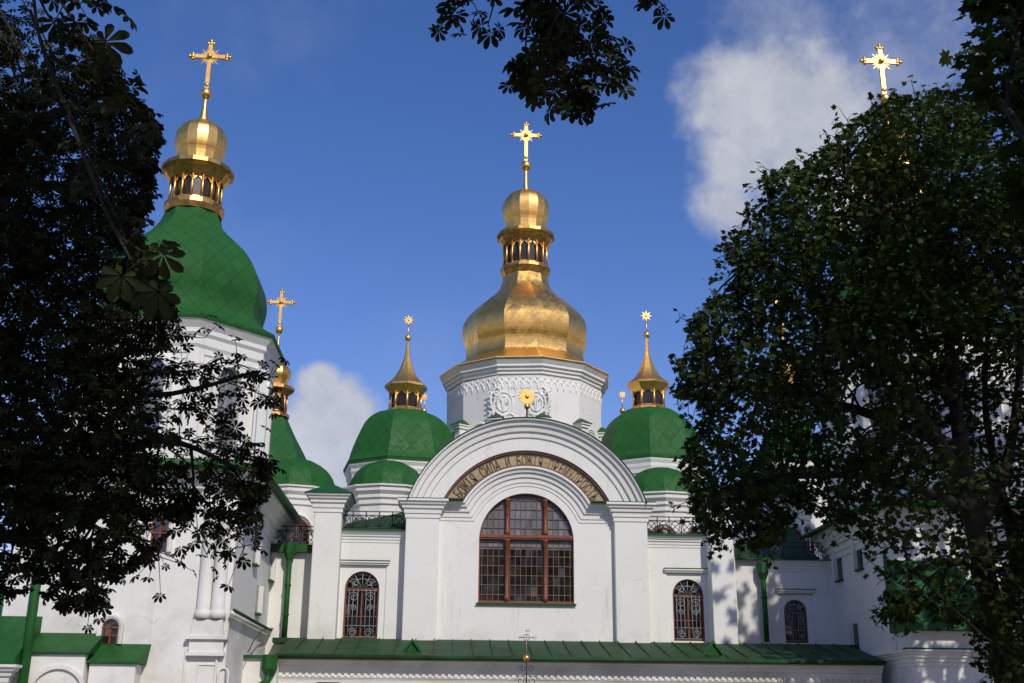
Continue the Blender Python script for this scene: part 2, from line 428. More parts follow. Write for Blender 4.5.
for sgn in (-1, 1):
    xin = CX+sgn*ax; xo = BL if sgn < 0 else BR; xi = BL+PW if sgn < 0 else BR-PW
    pts = [(xo, YP+1.0), (xo, YF), (xi, YF), (xi, YP+.1)] if sgn < 0 else [(xi, YP+.1), (xi, YF), (xo, YF), (xo, YP+1.0)]
    part('capital', MB().sweep_plan(pts, pc, zc-.004).box(min(xo, xi)+.01, max(xo, xi)-.01, YF+.01, YP+1, zc-.62, zc-.02), 'plaster')
    # thin green flashing on the ledge
    xa, xb = sorted((xo-sgn*-.3, xin)); 
    part('flashing', MB().box(min(xo+sgn*.3, xin), max(xo+sgn*.3, xin), YF-.26, YP+.3, zc, zc+.035), 'green')
# great arch
prof = [(0, .0), (0, .62), (.05, .62), (.09, .52), (.22, .48), (.25, .40), (.42, .36), (.45, .28), (.62, .26), (.65, .20), (1.08, .18), (1.10, .0)]
ao = math.degrees(math.asin((zc+.03-7.71)/4.39))
part('arch_moulding', MB().sweep_plane(arc(CX, 7.71, 4.39, 180-ao, ao, 48), prof, YP), 'plaster')
part('vault_roof', MB().sweep_plane(arc(CX, 7.71, 4.425, 180-ao+1, ao-1, 48), [(0, -9.5), (0, .65), (.035, .65), (.035, -9.5)], YP), 'oldgreen')
# inscription band
band = arc(CX, 7.71, 3.30, 180-26, 26, 40)
bo = MB(); po = arc(CX, 7.71, 3.31, 154.2, 25.8, 40); pi_ = arc(CX, az, 2.60, 149.5, 30.5, 40)
bo.add([(x, YP-.02, z) for x, z in po]+[(x, YP-.02, z) for x, z in pi_], [(i, i+41, i+42, i+1) for i in range(40)])
ins = part('inscription_band', bo, 'ochre')
part('trim', MB().sweep_plane(arc(CX, 7.71, 3.305, 154.2, 25.8, 48), [(0, .02), (0, .12), (.075, .12), (.075, .02)], YP), 'redtrim', ins)
part('trim', MB().sweep_plane(arc(CX, az, 2.685, 149.5, 30.5, 48), [(0, .02), (0, .10), (.085, .10), (.085, .02)], YP), 'redtrim', ins)
# letters, set one by one along the curve
def letters(text, cx, cz, r, a_start, a_end, size, y):
    verts = []; faces = []; n = len(text)
    for i, ch in enumerate(text):
        if ch == ' ': continue
        cu = bpy.data.curves.new('glyph', 'FONT'); cu.body = ch; cu.size = size; cu.align_x = 'CENTER'; cu.extrude = .012
        ob = bpy.data.objects.new('glyph', cu); COL.objects.link(ob)
        me = ob.to_mesh()
        a = R(a_start+(a_end-a_start)*(i+.5)/n)
        o = len(verts)
        for v in me.vertices:
            lx, ly, lz = v.co; lx *= .62; ly *= 1.28
            ux, uz = math.sin(a), -math.cos(a)       # tangent (left to right)
            px = cx+(r+ly)*math.cos(a)+lx*ux; pz = cz+(r+ly)*math.sin(a)+lx*uz
            verts.append((px, y-lz, pz))
        faces += [tuple(o+k for k in p.vertices) for p in me.polygons]
        ob.to_mesh_clear(); bpy.data.objects.remove(ob); bpy.data.curves.remove(cu)
    return MB().add(verts, faces)
part('lettering', letters('БОЖІЯ СИЛА И БОЖІЯ ПРЕМУДРОСТЬ', CX, 7.73, 2.76, 147, 33, .42, YP-.035), 'letter', ins)
# great window
def great_window():
    y = YP+.22
    gl = MB(); lo = [(CX-ww/2, wz0), (CX+ww/2, wz0), (CX+ww/2, 7.55), (CX-ww/2, 7.55)]
    hi = [(CX-ww/2, 7.55), (CX+ww/2, 7.55)]+arc(CX, wzt-ww/2, ww/2, 0, 180, 28)
    gl.add([(x, y, z) for x, z in lo], [(0, 1, 2, 3)])
    w = part('window', gl, 'glass')
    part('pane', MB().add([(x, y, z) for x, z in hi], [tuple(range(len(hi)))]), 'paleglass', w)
    fr = MB(); c = wzt-ww/2
    fr.sweep_plane([(CX-ww/2, wz0), (CX-ww/2, c)]+arc(CX, c, ww/2, 180, 0, 28)[1:]+[(CX+ww/2, wz0)], [(0, 0), (0, .08), (.05, .08), (.05, 0)], y)
    fr.box(CX-ww/2, CX+ww/2, y-.10, y, wz0, wz0+.09)
    part('frame', fr, 'wood', w)
    mx = [CX-.67, CX+.67]
    for x in mx:
        ztop = c+math.sqrt((ww/2)**2-(x-CX)**2)-.05
        m = MB(); 
        for a, b in ((wz0+.09, 7.88), (8.04, ztop)):
            m.lathe(x, y-.10, [(.07, a), (.10, a+.03), (.10, a+.14), (.075, a+.17), (.072, b-.24), (.10, b-.2), (.10, b-.08), (.12, b-.06), (.12, b)], 10, 0, True)
        part('mullion', m, 'wood', w)
    part('transom', MB().box(CX-ww/2+.02, CX+ww/2-.02, y-.16, y-.01, 7.88, 8.04).box(CX-ww/2+.02, CX+ww/2-.02, y-.19, y-.01, 7.93, 7.98), 'wood', w)
    bars = MB(); zrows = [5.98+.33*k for k in range(11)]
    for z in zrows:
        hwid = ww/2-.06 if z < c else math.sqrt(max(.01, (ww/2-.05)**2-(z-c)**2))
        bars.box(CX-hwid, CX+hwid, y-.035, y-.003, z-.013, z+.013)
    xs = [CX-ww/2+.12+k*.195 for k in range(5)]+[CX-.57+k*.19 for k in range(7)]+[CX+.76+k*.195 for k in range(5)]
    for x in xs:
        zt = c+math.sqrt(max(.0, (ww/2-.05)**2-(x-CX)**2)) 
        bars.box(x-.011, x+.011, y-.032, y-.002, wz0+.05, zt)
    part('glazing_bars', bars, 'muntin', w)
    part('sill', MB().box(CX-ww/2-.06, CX+ww/2+.06, YP-.12, YP+.2, wz0-.05, wz0-.002), 'green', w)
great_window()

# --- smaller arched windows ------------------------------------------------
def scroll(cx, cz, r, y, turns=1.4, flip=1, n=18):
    return [(cx+flip*r*(1-.75*i/n)*math.cos(2*math.pi*turns*i/n), y, cz+r*(1-.75*i/n)*math.sin(2*math.pi*turns*i/n)) for i in range(n+1)]
def arched_window(cx, z0, w, zt, y, grille=True, label=None):
    h = w/2; c = zt-h
    lo = arch_loop(cx, z0, w, zt, 14)
    o = part('window', MB().add([(x, y, z) for x, z in lo], [tuple(range(len(lo)))]), 'glass')
    if label: o['label'] = label
    fr = MB().sweep_plane([(cx-h, z0), (cx-h, c)]+arc(cx, c, h, 180, 0, 14)[1:]+[(cx+h, z0)], [(0, 0), (0, .09), (.06, .09), (.06, 0)], y)
    fr.box(cx-h+.05, cx+h-.05, y-.08, y, z0, z0+.07)
    fr.box(cx-h+.05, cx+h-.05, y-.08, y, c-.03, c+.03)
    fr.box(cx-.028, cx+.028, y-.075, y, z0+.07, c-.03)
    fr.box(cx-h+.05, cx+h-.05, y-.06, y, z0+(c-z0)*.45-.018, z0+(c-z0)*.45+.018)
    part('frame', fr, 'wood', o)
    if grille:
        g = MB(); yg = y-.11; r = .014
        for k in (-.74, -.5, -.24, .24, .5, .74):
            g.tube([(cx+k*h, yg, z0+.04), (cx+k*h, yg, c-.02)], r, 5)
        for s in (-1, 1):
            for zz, rr in ((z0+.22, .26), (c-.28, .30), (z0+(c-z0)*.62, .2)):
                g.tube(scroll(cx+s*h*.48, zz, rr*h, yg-.02, 1.5, s), r, 5)
            g.tube(scroll(cx+s*h*.45, c+h*.34, h*.26, yg-.02, 1.4, s), r, 5)
        for k in range(5):
            a = R(30+30*k); g.tube([(cx+.12*h*math.cos(a), yg, c+.12*h*math.sin(a)), (cx+.9*h*math.cos(a), yg, c+.9*h*math.sin(a))], r, 5)
        g.tube([(x, yg, z) for x, z in arc(cx, c, h*.58, 0, 180, 12)], r, 5)
        for zz in (z0+.08, z0+.45, c-.06): g.tube([(cx-h*.92, yg, zz), (cx+h*.92, yg, zz)], r, 5)
        part('grille', g, 'iron', o)
    return o

# --- wing bays ---------------------------------------------------------------
def wing(xa, xb, zt, y, win, surround=True, hoodz=None):
    """flat bay with one arched window (cx, z0, w, ztop) in a raised surround"""
    m = MB(); hs = [arch_loop(*win, 14)]
    if surround:
        cx, z0, w, zz = win; s0 = cx-w/2-.20; s1 = cx+w/2+.22; hz = zz+.28
        wall_holes(m, xa, xb, 0, zt, y, [[(s0, ZR-.2), (s1, ZR-.2), (s1, hz), (s0, hz)]], .05)
        wall_holes(m, s0, s1, ZR-.2, hz, y+.05, hs, .22)
    else:
        wall_holes(m, xa, xb, 0, zt, y, hs, .25)
    o = part('wing_wall', m, 'plaster')
    if surround:
        part('hood', MB().box(s0-.08, s1+.10, y-.13, y+.02, hz+.0, hz+.06).box(s0-.04, s1+.06, y-.08, y+.02, hz-.06, hz), 'plaster')
        part('flashing', MB().box(s0-.10, s1+.12, y-.15, y+.02, hz+.06, hz+.085), 'green')
    arched_window(win[0], win[1], win[2], win[3], y+.24)
    return o
def pw(x0, x1, y0, y1, Y):                     # window box from pixels
    xm = (x0+x1)/2; a = X(x0, y1, Y); b = X(x1, y1, Y)
    return (.5*(a+b), Z(xm, y1, Y), b-a, Z(xm, y0, Y))
zw = Z(370, 531, YW)
xl0, xl1 = X(317, 580, YW), BL+.02
wing(xl0, xl1, zw-.38, YW, pw(342, 377, 571, 639, YW))
xr0, xr1 = BR-.02, X(737, 600, YW)
wing(xr0, xr1, zw-.38, YW, pw(674.5, 706, 579, 641, YW))
for xa, xb in ((xl0, xl1), (xr0, xr1)):
    part('cornice', MB().sweep_plan([(xa, YW), (xb, YW)], corn(.42, .20), zw), 'plaster')
    part('flashing', MB().box(xa, xb, YW-.26, YW+.4, zw, zw+.05), 'green')
# outer pilasters with green caps
YQ = YW-.62
q0, q1 = X(309, 600, YQ), X(337, 600, YQ); qz = Z(326, 503, YQ)
def capped_pilaster(q0, q1, zt):
    p = part('pilaster', MB().box(q0, q1, YQ, YW+1.0, 0, zt-.62), 'plaster', None, .03)
    pts = [(q0, YW+1.0), (q0, YQ), (q1, YQ), (q1, YW+1.0)]
    part('capital', MB().sweep_plan(pts, corn(.66, .30), zt).box(q0, q1, YQ, YW+1.0, zt-.62, zt-.01), 'plaster', p)
    a = .36
    part('cap_roof', MB().hexa([(q0-a, YQ-a, zt), (q1+a, YQ-a, zt), (q1+a, YW+1.2, zt), (q0-a, YW+1.2, zt)],
         [((q0+q1)/2-.15, YQ+.5, zt+.42), ((q0+q1)/2+.15, YQ+.5, zt+.42), ((q0+q1)/2+.15, YW+.5, zt+.42), ((q0+q1)/2-.15, YW+.5, zt+.42)]), 'green', p)
capped_pilaster(q0, q1, Z(326, 494, YQ))
r0_, r1_ = X(713, 610, YQ), X(737, 610, YQ)
capped_pilaster(r0_, r1_, Z(326, 494, YQ))
# recessed bays beside the towers
m = MB().box(-6.6, q0+.05, YL, YR+1, 0, Z(297, 553, YL)); part('wing_wall', m, 'plaster')
part('flashing', MB().box(-6.3, q0, YL-.25, YL+.8, Z(297, 553, YL)+.002, Z(297, 545, YL)), 'green')
zs = Z(797, 561, YR)
part('wing_wall', MB().box(r1_-.05, X(766, 610, YR-.7), YR-.7, YR+1, 0, zs-.1), 'plaster')
wing(X(766, 610, YR)-.2, 14.5, zs-.36, YR, pw(786.5, 809.5, 599.5, 643, YR))
part('cornice', MB().sweep_plan([(X(770, 600, YR), YR), (14.4, YR)], corn(.40, .18), zs), 'plaster')
part('flashing', MB().box(r1_+.02, X(768, 610, YR-.7), YR-.95, YR+.3, zs-.098, zs-.05), 'green')
part('flashing', MB().box(X(769, 600, YR), 14.3, YR-.24, YR+.3, zs+.002, zs+.05), 'green')
# low green roofs behind the parapets, and the bodies behind them
def slab(name, pts, m='green'):                # closed wedge from a top quad dropped to z=lo
    lo = [(x, y, min(p[2] for p in pts)-.25) for x, y, z in pts]
    return part(name, MB().hexa(lo, pts), m)
slab('low_roof', [(xl0, YW+.1, zw+.06), (xl1+.2, YW+.1, zw+.06), (xl1+.2, YW+4, zw+1.5), (xl0+1.0, YW+4, zw+.2)], 'oldgreen')
slab('low_roof', [(xr0-.2, YW+.1, zw+.06), (xr1, YW+.1, zw+.06), (xr1-1, YW+4, zw+.2), (xr0-.2, YW+4, zw+1.5)], 'oldgreen')
slab('low_roof', [(-6.5, YL+.2, Z(297, 545, YL)), (q0, YL+.2, Z(297, 545, YL)), (q0, YL+3, 8.0), (-6.5, YL+3, 8.0)], 'oldgreen')
slab('low_roof', [(r1_, YR+.25, zs+.06), (14.0, YR+.25, zs+.06), (14.0, YR+4, zs+1.9), (r1_, YR+4, zs+.5)], 'oldgreen')
part('nave_wall', MB().box(-5.5, 11.5, YW+1.6, 62, 0, 7.6), 'plaster')
part('nave_wall', MB().box(-2.2, 8.6, 47.5, 60, 7, 10.3), 'plaster')
part('nave_wall', MB().box(-12, 19, 49, 62, 0, 8.4), 'plaster')

# railings
def railing(x0, x1, y, z0, z1):
    g = MB(); n = max(2, int((x1-x0)/.42)); r = .016
    for z in (z0+.06, z1-.14, z1): g.tube([(x0, y, z), (x1, y, z)], r*1.2, 5)
    for i in range(n+1):
        x = x0+(x1-x0)*i/n; g.tube([(x, y, z0), (x, y, z1)], r*1.3, 5)
        if i < n:
            xm = x+(x1-x0)/n/2; w = (x1-x0)/n/2; zm = (z0+z1)/2-.04
            g.tube([(xm+w*.72*math.cos(a), y, zm+(z1-z0)*.30*math.sin(a)) for a in np.linspace(0, 2*math.pi, 13)[:-1]], r, 5, True, True)
            for s in (-1, 1): g.tube([(xm-s*w, y, z0+.06), (xm+s*w, y, z1-.14)], r*.8, 4)
    part('railing', g, 'blackiron')
railing(xl0+.2, xl1-.05, YW-.05, zw+.05, zw+.68)
railing(xr0+.05, r0_-.02, YW-.05, zw+.05, zw+.68)
railing(-6.1, q0-.05, YL-.1, Z(297, 545, YL), Z(297, 545, YL)+.64)
railing(r1_+.1, X(766, 600, YR-.7), YR-.75, zs-.05, zs+.60)
railing(X(772, 600, YR), 14.3, YR-.05, zs+.05, zs+.68)

# --- gallery -----------------------------------------------------------------
GY = 37.3; gx0, gx1 = X(275, 660, GY-.4), X(884, 660, GY-.4)
ze = Z(527, 657, GY-.45)
g = MB(); gv = [(gx0, GY-.45, ze), (gx1, GY-.45, ze), (14.25, YR, ZR-.02), (-6.1, YR, ZR-.02)]
# main slope to facade, continuing to the recesses
part('gallery_roof', MB().hexa([(gx0, GY-.45, ze-.10), (gx1, GY-.45, ze-.10), (gx1, YF+.2, ZR-.16), (gx0, YF+.2, ZR-.16)],
     [(gx0, GY-.45, ze), (gx1, GY-.45, ze), (gx1, YF+.2, ZR), (gx0, YF+.2, ZR)]), 'oldgreen')
part('gallery_roof', MB().box(gx0-.6, BL, YF+.21, YR+.3, ZR-.16, ZR), 'oldgreen')
part('gallery_roof', MB().box(BR, gx1+.4, YF+.21, YR+.3, ZR-.16, ZR), 'oldgreen')
seams = MB(); k = 0
sx = gx0+.5
while sx < gx1-.4:
    lean = .0
    seams.hexa([(sx-.015, GY-.43, ze-.01), (sx+.015, GY-.43, ze-.01), (sx+.015+lean, YF-.02, ZR-.01), (sx-.015+lean, YF-.02, ZR-.01)],
               [(sx-.015, GY-.43, ze+.025), (sx+.015, GY-.43, ze+.025), (sx+.015+lean, YF-.02, ZR+.02), (sx-.015+lean, YF-.02, ZR+.02)])
    sx += .62
part('standing_seam', seams, 'oldgreen')
part('gutter', MB().tube([(gx0, GY-.52, ze-.06), (gx1, GY-.52, ze-.06)], .075, 8), 'oldgreen')
part('gallery_cornice', MB().sweep_plan([(gx0, GY), (gx1, GY)], corn(.55, .34), ze-.11), 'plaster')
pts_ = []; x = gx0+.1
while x < gx1-.2:
    pts_ += [(x, ze-.62), (x+.11, ze-.62), (x+.11, ze-.53), (x+.20, ze-.53)]; x += .20
d = MB().prism(pts_+[(pts_[-1][0], ze-.49), (pts_[0][0], ze-.49)], GY-.09, GY-.02)
part('dentils', d, 'plaster')
part('gallery_cornice', MB().sweep_plan([(gx0, GY), (gx1, GY)], corn(.16, .08), ze-.64), 'plaster')
ad = []; xs_ = [X(328, 683, GY), X(424, 683, GY), X(526, 683, GY), X(628, 683, GY), X(726, 683, GY), X(820, 683, GY)]
zb = Z(424, 681, GY)
m = MB(); wall_holes(m, gx0, gx1, 0, ze-.1, GY, [arch_loop(x, .3, 1.7, zb, 14) for x in xs_], .3); part('gallery_wall', m, 'plaster')
for x in xs_:
    w_ = arched_window(x, .3, 1.7, zb, GY+.28, False)
part('gallery_wall', MB().box(gx0, gx0+.3, GY+.02, YR, 0, ze-.12), 'plaster'); part('gallery_wall', MB().box(gx1-.3, gx1, GY+.02, YF+2, 0, ze-.12), 'plaster')
def dormer(px, yb, yt, hw):
    Yd = GY+.35; x = X(px, yb, Yd); zb_ = Z(px, yb, Yd); zt = Z(px, yt, Yd); w = pxm(px, yb, Yd)*hw
    o = part('dormer', MB().add([(x-w, Yd, zb_), (x+w, Yd, zb_), (x, Yd-.02, zt), (x, Yd+2.2, zt)], [(0, 1, 2), (0, 2, 3), (1, 3, 2), (0, 3, 1)]), 'green')
    part('trim', MB().sweep_plane([(x-w-.04, zb_), (x, zt+.05), (x+w+.04, zb_)], [(0, 0), (0, .09), (.06, .09), (.06, 0)], Yd), 'green', o)
dormer(412, 655.5, 640, 12); dormer(713.5, 657.5, 642, 12)

# --- polygonal domes, lanterns, finials -------------------------------------
def cross(c, h, w, y_thick=.05, rays=True):
    """budded cross standing on c, total height h, arm span w"""
    x, y, z = c; b = h*.036; m = MB(); w *= .9; za = z+h*.66
    m.box(x-b, x+b, y-y_thick, y+y_thick, z, z+h*.93)
    m.box(x-w*.46, x+w*.46, y-y_thick*.9, y+y_thick*.9, za-b, za+b)
    def bud(px, pz, dx, dz):
        m.ball((px, y, pz), b*1.2, 8, 5)
        m.ball((px+dz*b*1.3, y, pz+dx*b*1.3), b, 8, 5); m.ball((px-dz*b*1.3, y, pz-dx*b*1.3), b, 8, 5); m.ball((px+dx*b*1.5, y, pz+dz*b*1.5), b, 8, 5)
    bud(x, z+h*.93, 0, 1); bud(x-w*.46, za, -1, 0); bud(x+w*.46, za, 1, 0); m.ball((x, y, z+h*.08), b*1.4, 8, 5)
    m.ball((x, y-y_thick, za), b*1.5, 10, 6)
    if rays:
        for q in range(4):
            for dd in (-20, 0, 20):
                a = R(45+90*q+dd); rr = w*(.34 if dd == 0 else .27)
                m.add([(x+b*math.cos(a+.8), y-.015, za+b*math.sin(a+.8)), (x+rr*math.cos(a), y-.015, za+rr*math.sin(a)), (x+b*math.cos(a-.8), y-.015, za+b*math.sin(a-.8)),
                       (x+b*math.cos(a+.8), y+.015, za+b*math.sin(a+.8)), (x+rr*math.cos(a), y+.015, za+rr*math.sin(a)), (x+b*math.cos(a-.8), y+.015, za+b*math.sin(a-.8))],
                      [(0, 1, 2), (5, 4, 3), (0, 3, 4, 1), (1, 4, 5, 2)])
    return m
def star(c, r, n=8, th=.03, q=.45):
    x, y, z = c; m = MB(); P = []
    for i in range(2*n):
        a = math.pi*i/n+math.pi/2; rr = r if i % 2 == 0 else r*q; P.append((x+rr*math.cos(a), z+rr*math.sin(a)))
    m.prism(P, y-th, y+th); m.ball((x, y, z), r*.26, 8, 5); return m
def P_(Xa, Ya, rows):                         # rows of (pixel row, half width in pixels) -> (r, z), listed top to bottom
    out = []
    for y, hw in rows:
        z = zat(Xa, Ya, y); x, yy = proj((Xa, Ya, z)); out.append((hw*pxm(x, yy, Ya), z))
    return out[::-1]
def smooth_prof(p, k=3):                      # Catmull-Rom through the profile
    out = []; n = len(p)
    for i in range(n-1):
        a, b, c, d = p[max(0, i-1)], p[i], p[i+1], p[min(n-1, i+2)]
        for j in range(k):
            t = j/k
            out.append(tuple(.5*(2*b[q]+(c[q]-a[q])*t+(2*a[q]-5*b[q]+4*c[q]-d[q])*t*t+(3*b[q]-a[q]-3*c[q]+d[q])*t**3) for q in (0, 1)))
    return out+[p[-1]]
def lantern(parent, Xa, Ya, n, rot, ring_lo, wall, corn_rows, scallop=True):
    """open-looking gilded lantern: ring, dark windows between gilded posts, cornice"""
    lo = P_(Xa, Ya, ring_lo); wl = P_(Xa, Ya, wall); co = P_(Xa, Ya, corn_rows)
    L = part('lantern', MB().lathe(Xa, Ya, [(lo[0][0], lo[0][1])]+lo[1:], n, rot), 'darkgold', parent)
    r = wl[0][0]; zb_, zt = wl[0][1], wl[-1][1]
    part('lantern_window', MB().lathe(Xa, Ya, [(r*.90, zb_), (r*.90, zt)], n, rot), 'dark', L)
    pm = MB(); hb = (zt-zb_)
    for i in range(n):
        a0 = R(rot)+2*math.pi*i/n; a1 = R(rot)+2*math.pi*(i+1)/n
        p0 = np.array([Xa+r*math.sin(a0), Ya-r*math.cos(a0)]); p1 = np.array([Xa+r*math.sin(a1), Ya-r*math.cos(a1)])
        wd = r*.055 if n > 10 else r*.075
        pm.tube([(p0[0], p0[1], zb_), (p0[0], p0[1], zt)], wd, 6)
        # arched heads
        ins_ = lambda q, s: ((p0+(p1-p0)*q)[0]*s+Xa*(1-s), (p0+(p1-p0)*q)[1]*s+Ya*(1-s))
        hd = [(.0, -.34), (.14, -.30), (.22, -.2), (.34, -.16), (.5, -.06), (.66, -.16), (.78, -.2), (.86, -.30), (1, -.34)]
        for q in range(8):
            (qa, da), (qb, db) = hd[q], hd[q+1]
            A = ins_(qa, .96); B = ins_(qb, .96)
            pm.add([(A[0], A[1], zt+da*hb*.75), (B[0], B[1], zt+db*hb*.75), (B[0], B[1], zt+.01), (A[0], A[1], zt+.01)], [(0, 1, 2, 3)])
        for s_, dz in ((1.0, 0), ):
            A = ins_(0, .97); B = ins_(1, .97)
            pm.add([(A[0], A[1], zb_), (B[0], B[1], zb_), (B[0], B[1], zb_+hb*.10), (A[0], A[1], zb_+hb*.10)], [(0, 1, 2, 3)])
    part('post', pm, 'goldp', L)
    part('lantern_cornice', MB().lathe(Xa, Ya, co, n, rot), 'darkgold' if n > 10 else 'goldp', L)
    return L
def finial(parent, Xa, Ya, spire_rows, ball_row, ball_px, cross_rows, arm_px, kind='cross', spire_n=12):
    sp = smooth_prof(P_(Xa, Ya, spire_rows)); part('spire', MB().lathe(Xa, Ya, sp, spire_n, 0, spire_n > 10), 'goldp', parent)
    zb_ = zat(Xa, Ya, ball_row); s = pxm(*proj((Xa, Ya, zb_)), Ya); part('ball', MB().ball((Xa, Ya, zb_), ball_px*s, 18, 12), 'goldp', parent)
    z0, z1 = zat(Xa, Ya, cross_rows[0]), zat(Xa, Ya, cross_rows[1])
    if kind == 'cross': part('cross', cross((Xa, Ya, z0), z1-z0, 2*arm_px*s), 'goldp', parent)
    else:
        m = star((Xa, Ya, (z0+z1)/2), (z1-z0)/2); m.tube([(Xa, Ya, zb_), (Xa, Ya, z0)], .03, 6); part('star', m, 'goldp', parent)

# main dome ---------------------------------------------------------------
MX, MY, MR = X(525, 380, 52), 52.0, -22.5
cr = P_(MX, MY, [(381, 85), (386, 84.5), (387, 81), (391, 80), (393, 78.5), (397, 79), (398, 78.5), (440, 78.5), (500, 78.5)])
drum = part('drum', MB().lathe(MX, MY, [(cr[0][0], 9), cr[2]], 12, MR), 'plaster')
dr = cr[1][0]; zd = cr[2][1]
zt_ = cr[-1][1]
part('cornice', MB().lathe(MX, MY, [(dr, zd+.10), (dr+.06, zd+.12), (dr+.06, zd+.24), (dr+.15, zd+.28), (dr+.15, zd+.38), (dr+.25, zd+.43), (dr+.25, zd+.52), (dr+.40, zt_-.12), (dr+.42, zt_-.02)], 12, MR), 'plaster', drum)
zd += .30
dome = part('dome', MB().lathe(MX, MY, P_(MX, MY, [(366, 58), (371, 67), (382, 86.5)])[0:1]+[(cr[-1][0]+.03, zt_-.13)]+P_(MX, MY, [(366, 60), (373, 70), (381, 85.5)]), 12, MR), 'gold')
body = smooth_prof(P_(MX, MY, [(279, 22.6), (284, 23.6), (290, 25.6), (297, 31), (307, 43.5), (318, 55), (328, 61.8), (337, 63.4), (346, 62.4), (355, 60), (365, 60.5), (370, 65)]), 4)
part('dome_shell', MB().lathe(MX, MY, body, 12, MR), 'gold', dome)
lantern(dome, MX, MY, 16, 4, [(269, 22), (270.5, 25.2), (273, 25.5), (275, 24.3), (279, 22.4)], [(247, 21.8), (270, 21.8)], [(235, 19.5), (236.5, 28.7), (239.5, 29.2), (241, 27), (244, 25.2), (247.5, 22.6)])
on = smooth_prof(P_(MX, MY, [(191.5, 3), (192.5, 7), (195, 14), (200, 20), (206, 23), (212, 23.7), (219, 22.6), (226, 20.6), (236, 19.6)]), 3)
part('onion', MB().lathe(MX, MY, on, 16, 4), 'goldp', dome)
finial(dome, MX, MY, [(170, 1.6), (178, 1.9), (186, 2.4), (192, 4)], 166, 5.3, (161, 122.5), 15)
# relief: scalloped frieze, wreaths beside the star, niches and capped piers round the drum
rel = MB(); ap = dr*math.cos(R(15))
def on_face(k, u, z, out=.0):                 # point on drum face k at lateral u (m)
    a = R(MR+15+30*k); nx, ny = math.sin(a), -math.cos(a); tx, ty = math.cos(a), math.sin(a)
    return (MX+nx*(ap+out)+tx*u, MY+ny*(ap+out)+ty*u, z)
fwid = 2*dr*math.sin(R(15))
for k in range(-4, 4):
    n_ = 6; w = fwid/n_
    for i in range(n_):
        u = -fwid/2+w*(i+.5)
        rel.tube([on_face(k, u+w*.46*math.cos(a), zd-.42+(-.20)*math.sin(a), .02) for a in np.linspace(0, math.pi, 7)], .045, 5)
        rel.tube([on_face(k, u, zd-.62, .02), on_face(k, u, zd-.90, .02)], [.065, .025], 5)
        rel.ball(on_face(k, u, zd-.38, .01), .075, 6, 4)
    for zz in (zd-.34, zd-.27): rel.tube([on_face(k, -fwid/2, zz, .01), on_face(k, fwid/2, zz, .01)], .03, 5)
part('frieze', rel, 'plaster', drum)
rel = MB()
for s in (-1, 1):
    for (u, dz, r_) in ((.72, -1.55, .46), (.72, -1.55, .30), (1.12, -2.15, .24), (.42, -2.3, .26), (.32, -1.0, .18), (.78, -2.3, .2), (1.0, -1.0, .16), (.1, -2.4, .22), (.15, -.72, .12)):
        rel.tube([on_face(0, s*u+r_*.9*math.cos(a), zd+dz+r_*1.15*math.sin(a), .02) for a in np.linspace(0, 2*math.pi, 17)[:-1]], .05, 5, True, True)
    rel.tube([on_face(0, s*(1.22+.07*math.sin(t*7)), zd-1.0-1.5*t, .02) for t in np.linspace(0, 1, 14)], .065, 5)
    for t in np.linspace(.05, 1, 7):
        rel.tube([on_face(0, s*1.2, zd-1.0-1.45*t, .02), on_face(0, s*1.42, zd-.86-1.45*t, .02)], [.06, .02], 5)
        rel.tube([on_face(0, s*1.2, zd-1.0-1.45*t, .02), on_face(0, s*1.02, zd-.9-1.45*t, .02)], [.05, .02], 5)
    rel.tube([on_face(0, s*(.58+.26*t), zd-1.6+.34*math.sin(t*9), .02) for t in np.linspace(0, 1, 16)], .05, 5)
part('relief', rel, 'plaster', drum)
zp = zat(MX, MY, 439)
for k in range(-4, 5):
    a = R(MR+30*k); c_, s_ = math.cos(a), math.sin(a)
    def loc(t, o): return (MX+s_*(dr+o)+c_*t, MY-c_*(dr+o)+s_*t)
    def blk(w, o0, o1, z0, z1, w2=None, o2=None):
        w2 = w if w2 is None else w2; o2 = o1 if o2 is None else o2
        A = [(*loc(-w, o0), z0), (*loc(w, o0), z0), (*loc(w, o1), z0), (*loc(-w, o1), z0)]
        B = [(*loc(-w2, o0), z1), (*loc(w2, o0), z1), (*loc(w2, o2), z1), (*loc(-w2, o2), z1)]
        return A, B
    m = MB(); m.hexa(*blk(.19, -.2, .34, 11, zp-.2)); m.hexa(*blk(.26, -.2, .42, zp-.198, zp-.08)); m.hexa(*blk(.31, -.2, .48, zp-.078, zp))
    pr = part('drum_pier', m, 'plaster', drum)
    part('pier_cap', MB().hexa(*blk(.35, -.1, .52, zp+.002, zp+.26, .06, .12)), 'green', drum)
    nm = MB(); u_ = fwid/2*.52
    part('niche', MB().tube([on_face(k, u_*math.cos(t), zp-.52+u_*math.sin(t), .02) for t in np.linspace(0, math.pi, 11)], .06, 6).tube([on_face(k, u_*.8*math.cos(t), zp-.52+u_*.8*math.sin(t), .01) for t in np.linspace(0, math.pi, 11)], .04, 6), 'plaster', drum)
wn = MB()
A_ = [on_face(-2, u, z, .01) for u, z in ((.28, zd-1.75), (.52, zd-1.75), (.52, zd-1.1), (.28, zd-1.1))]
part('vent', wn.add(A_, [(0, 1, 2, 3)]), 'wood', drum)

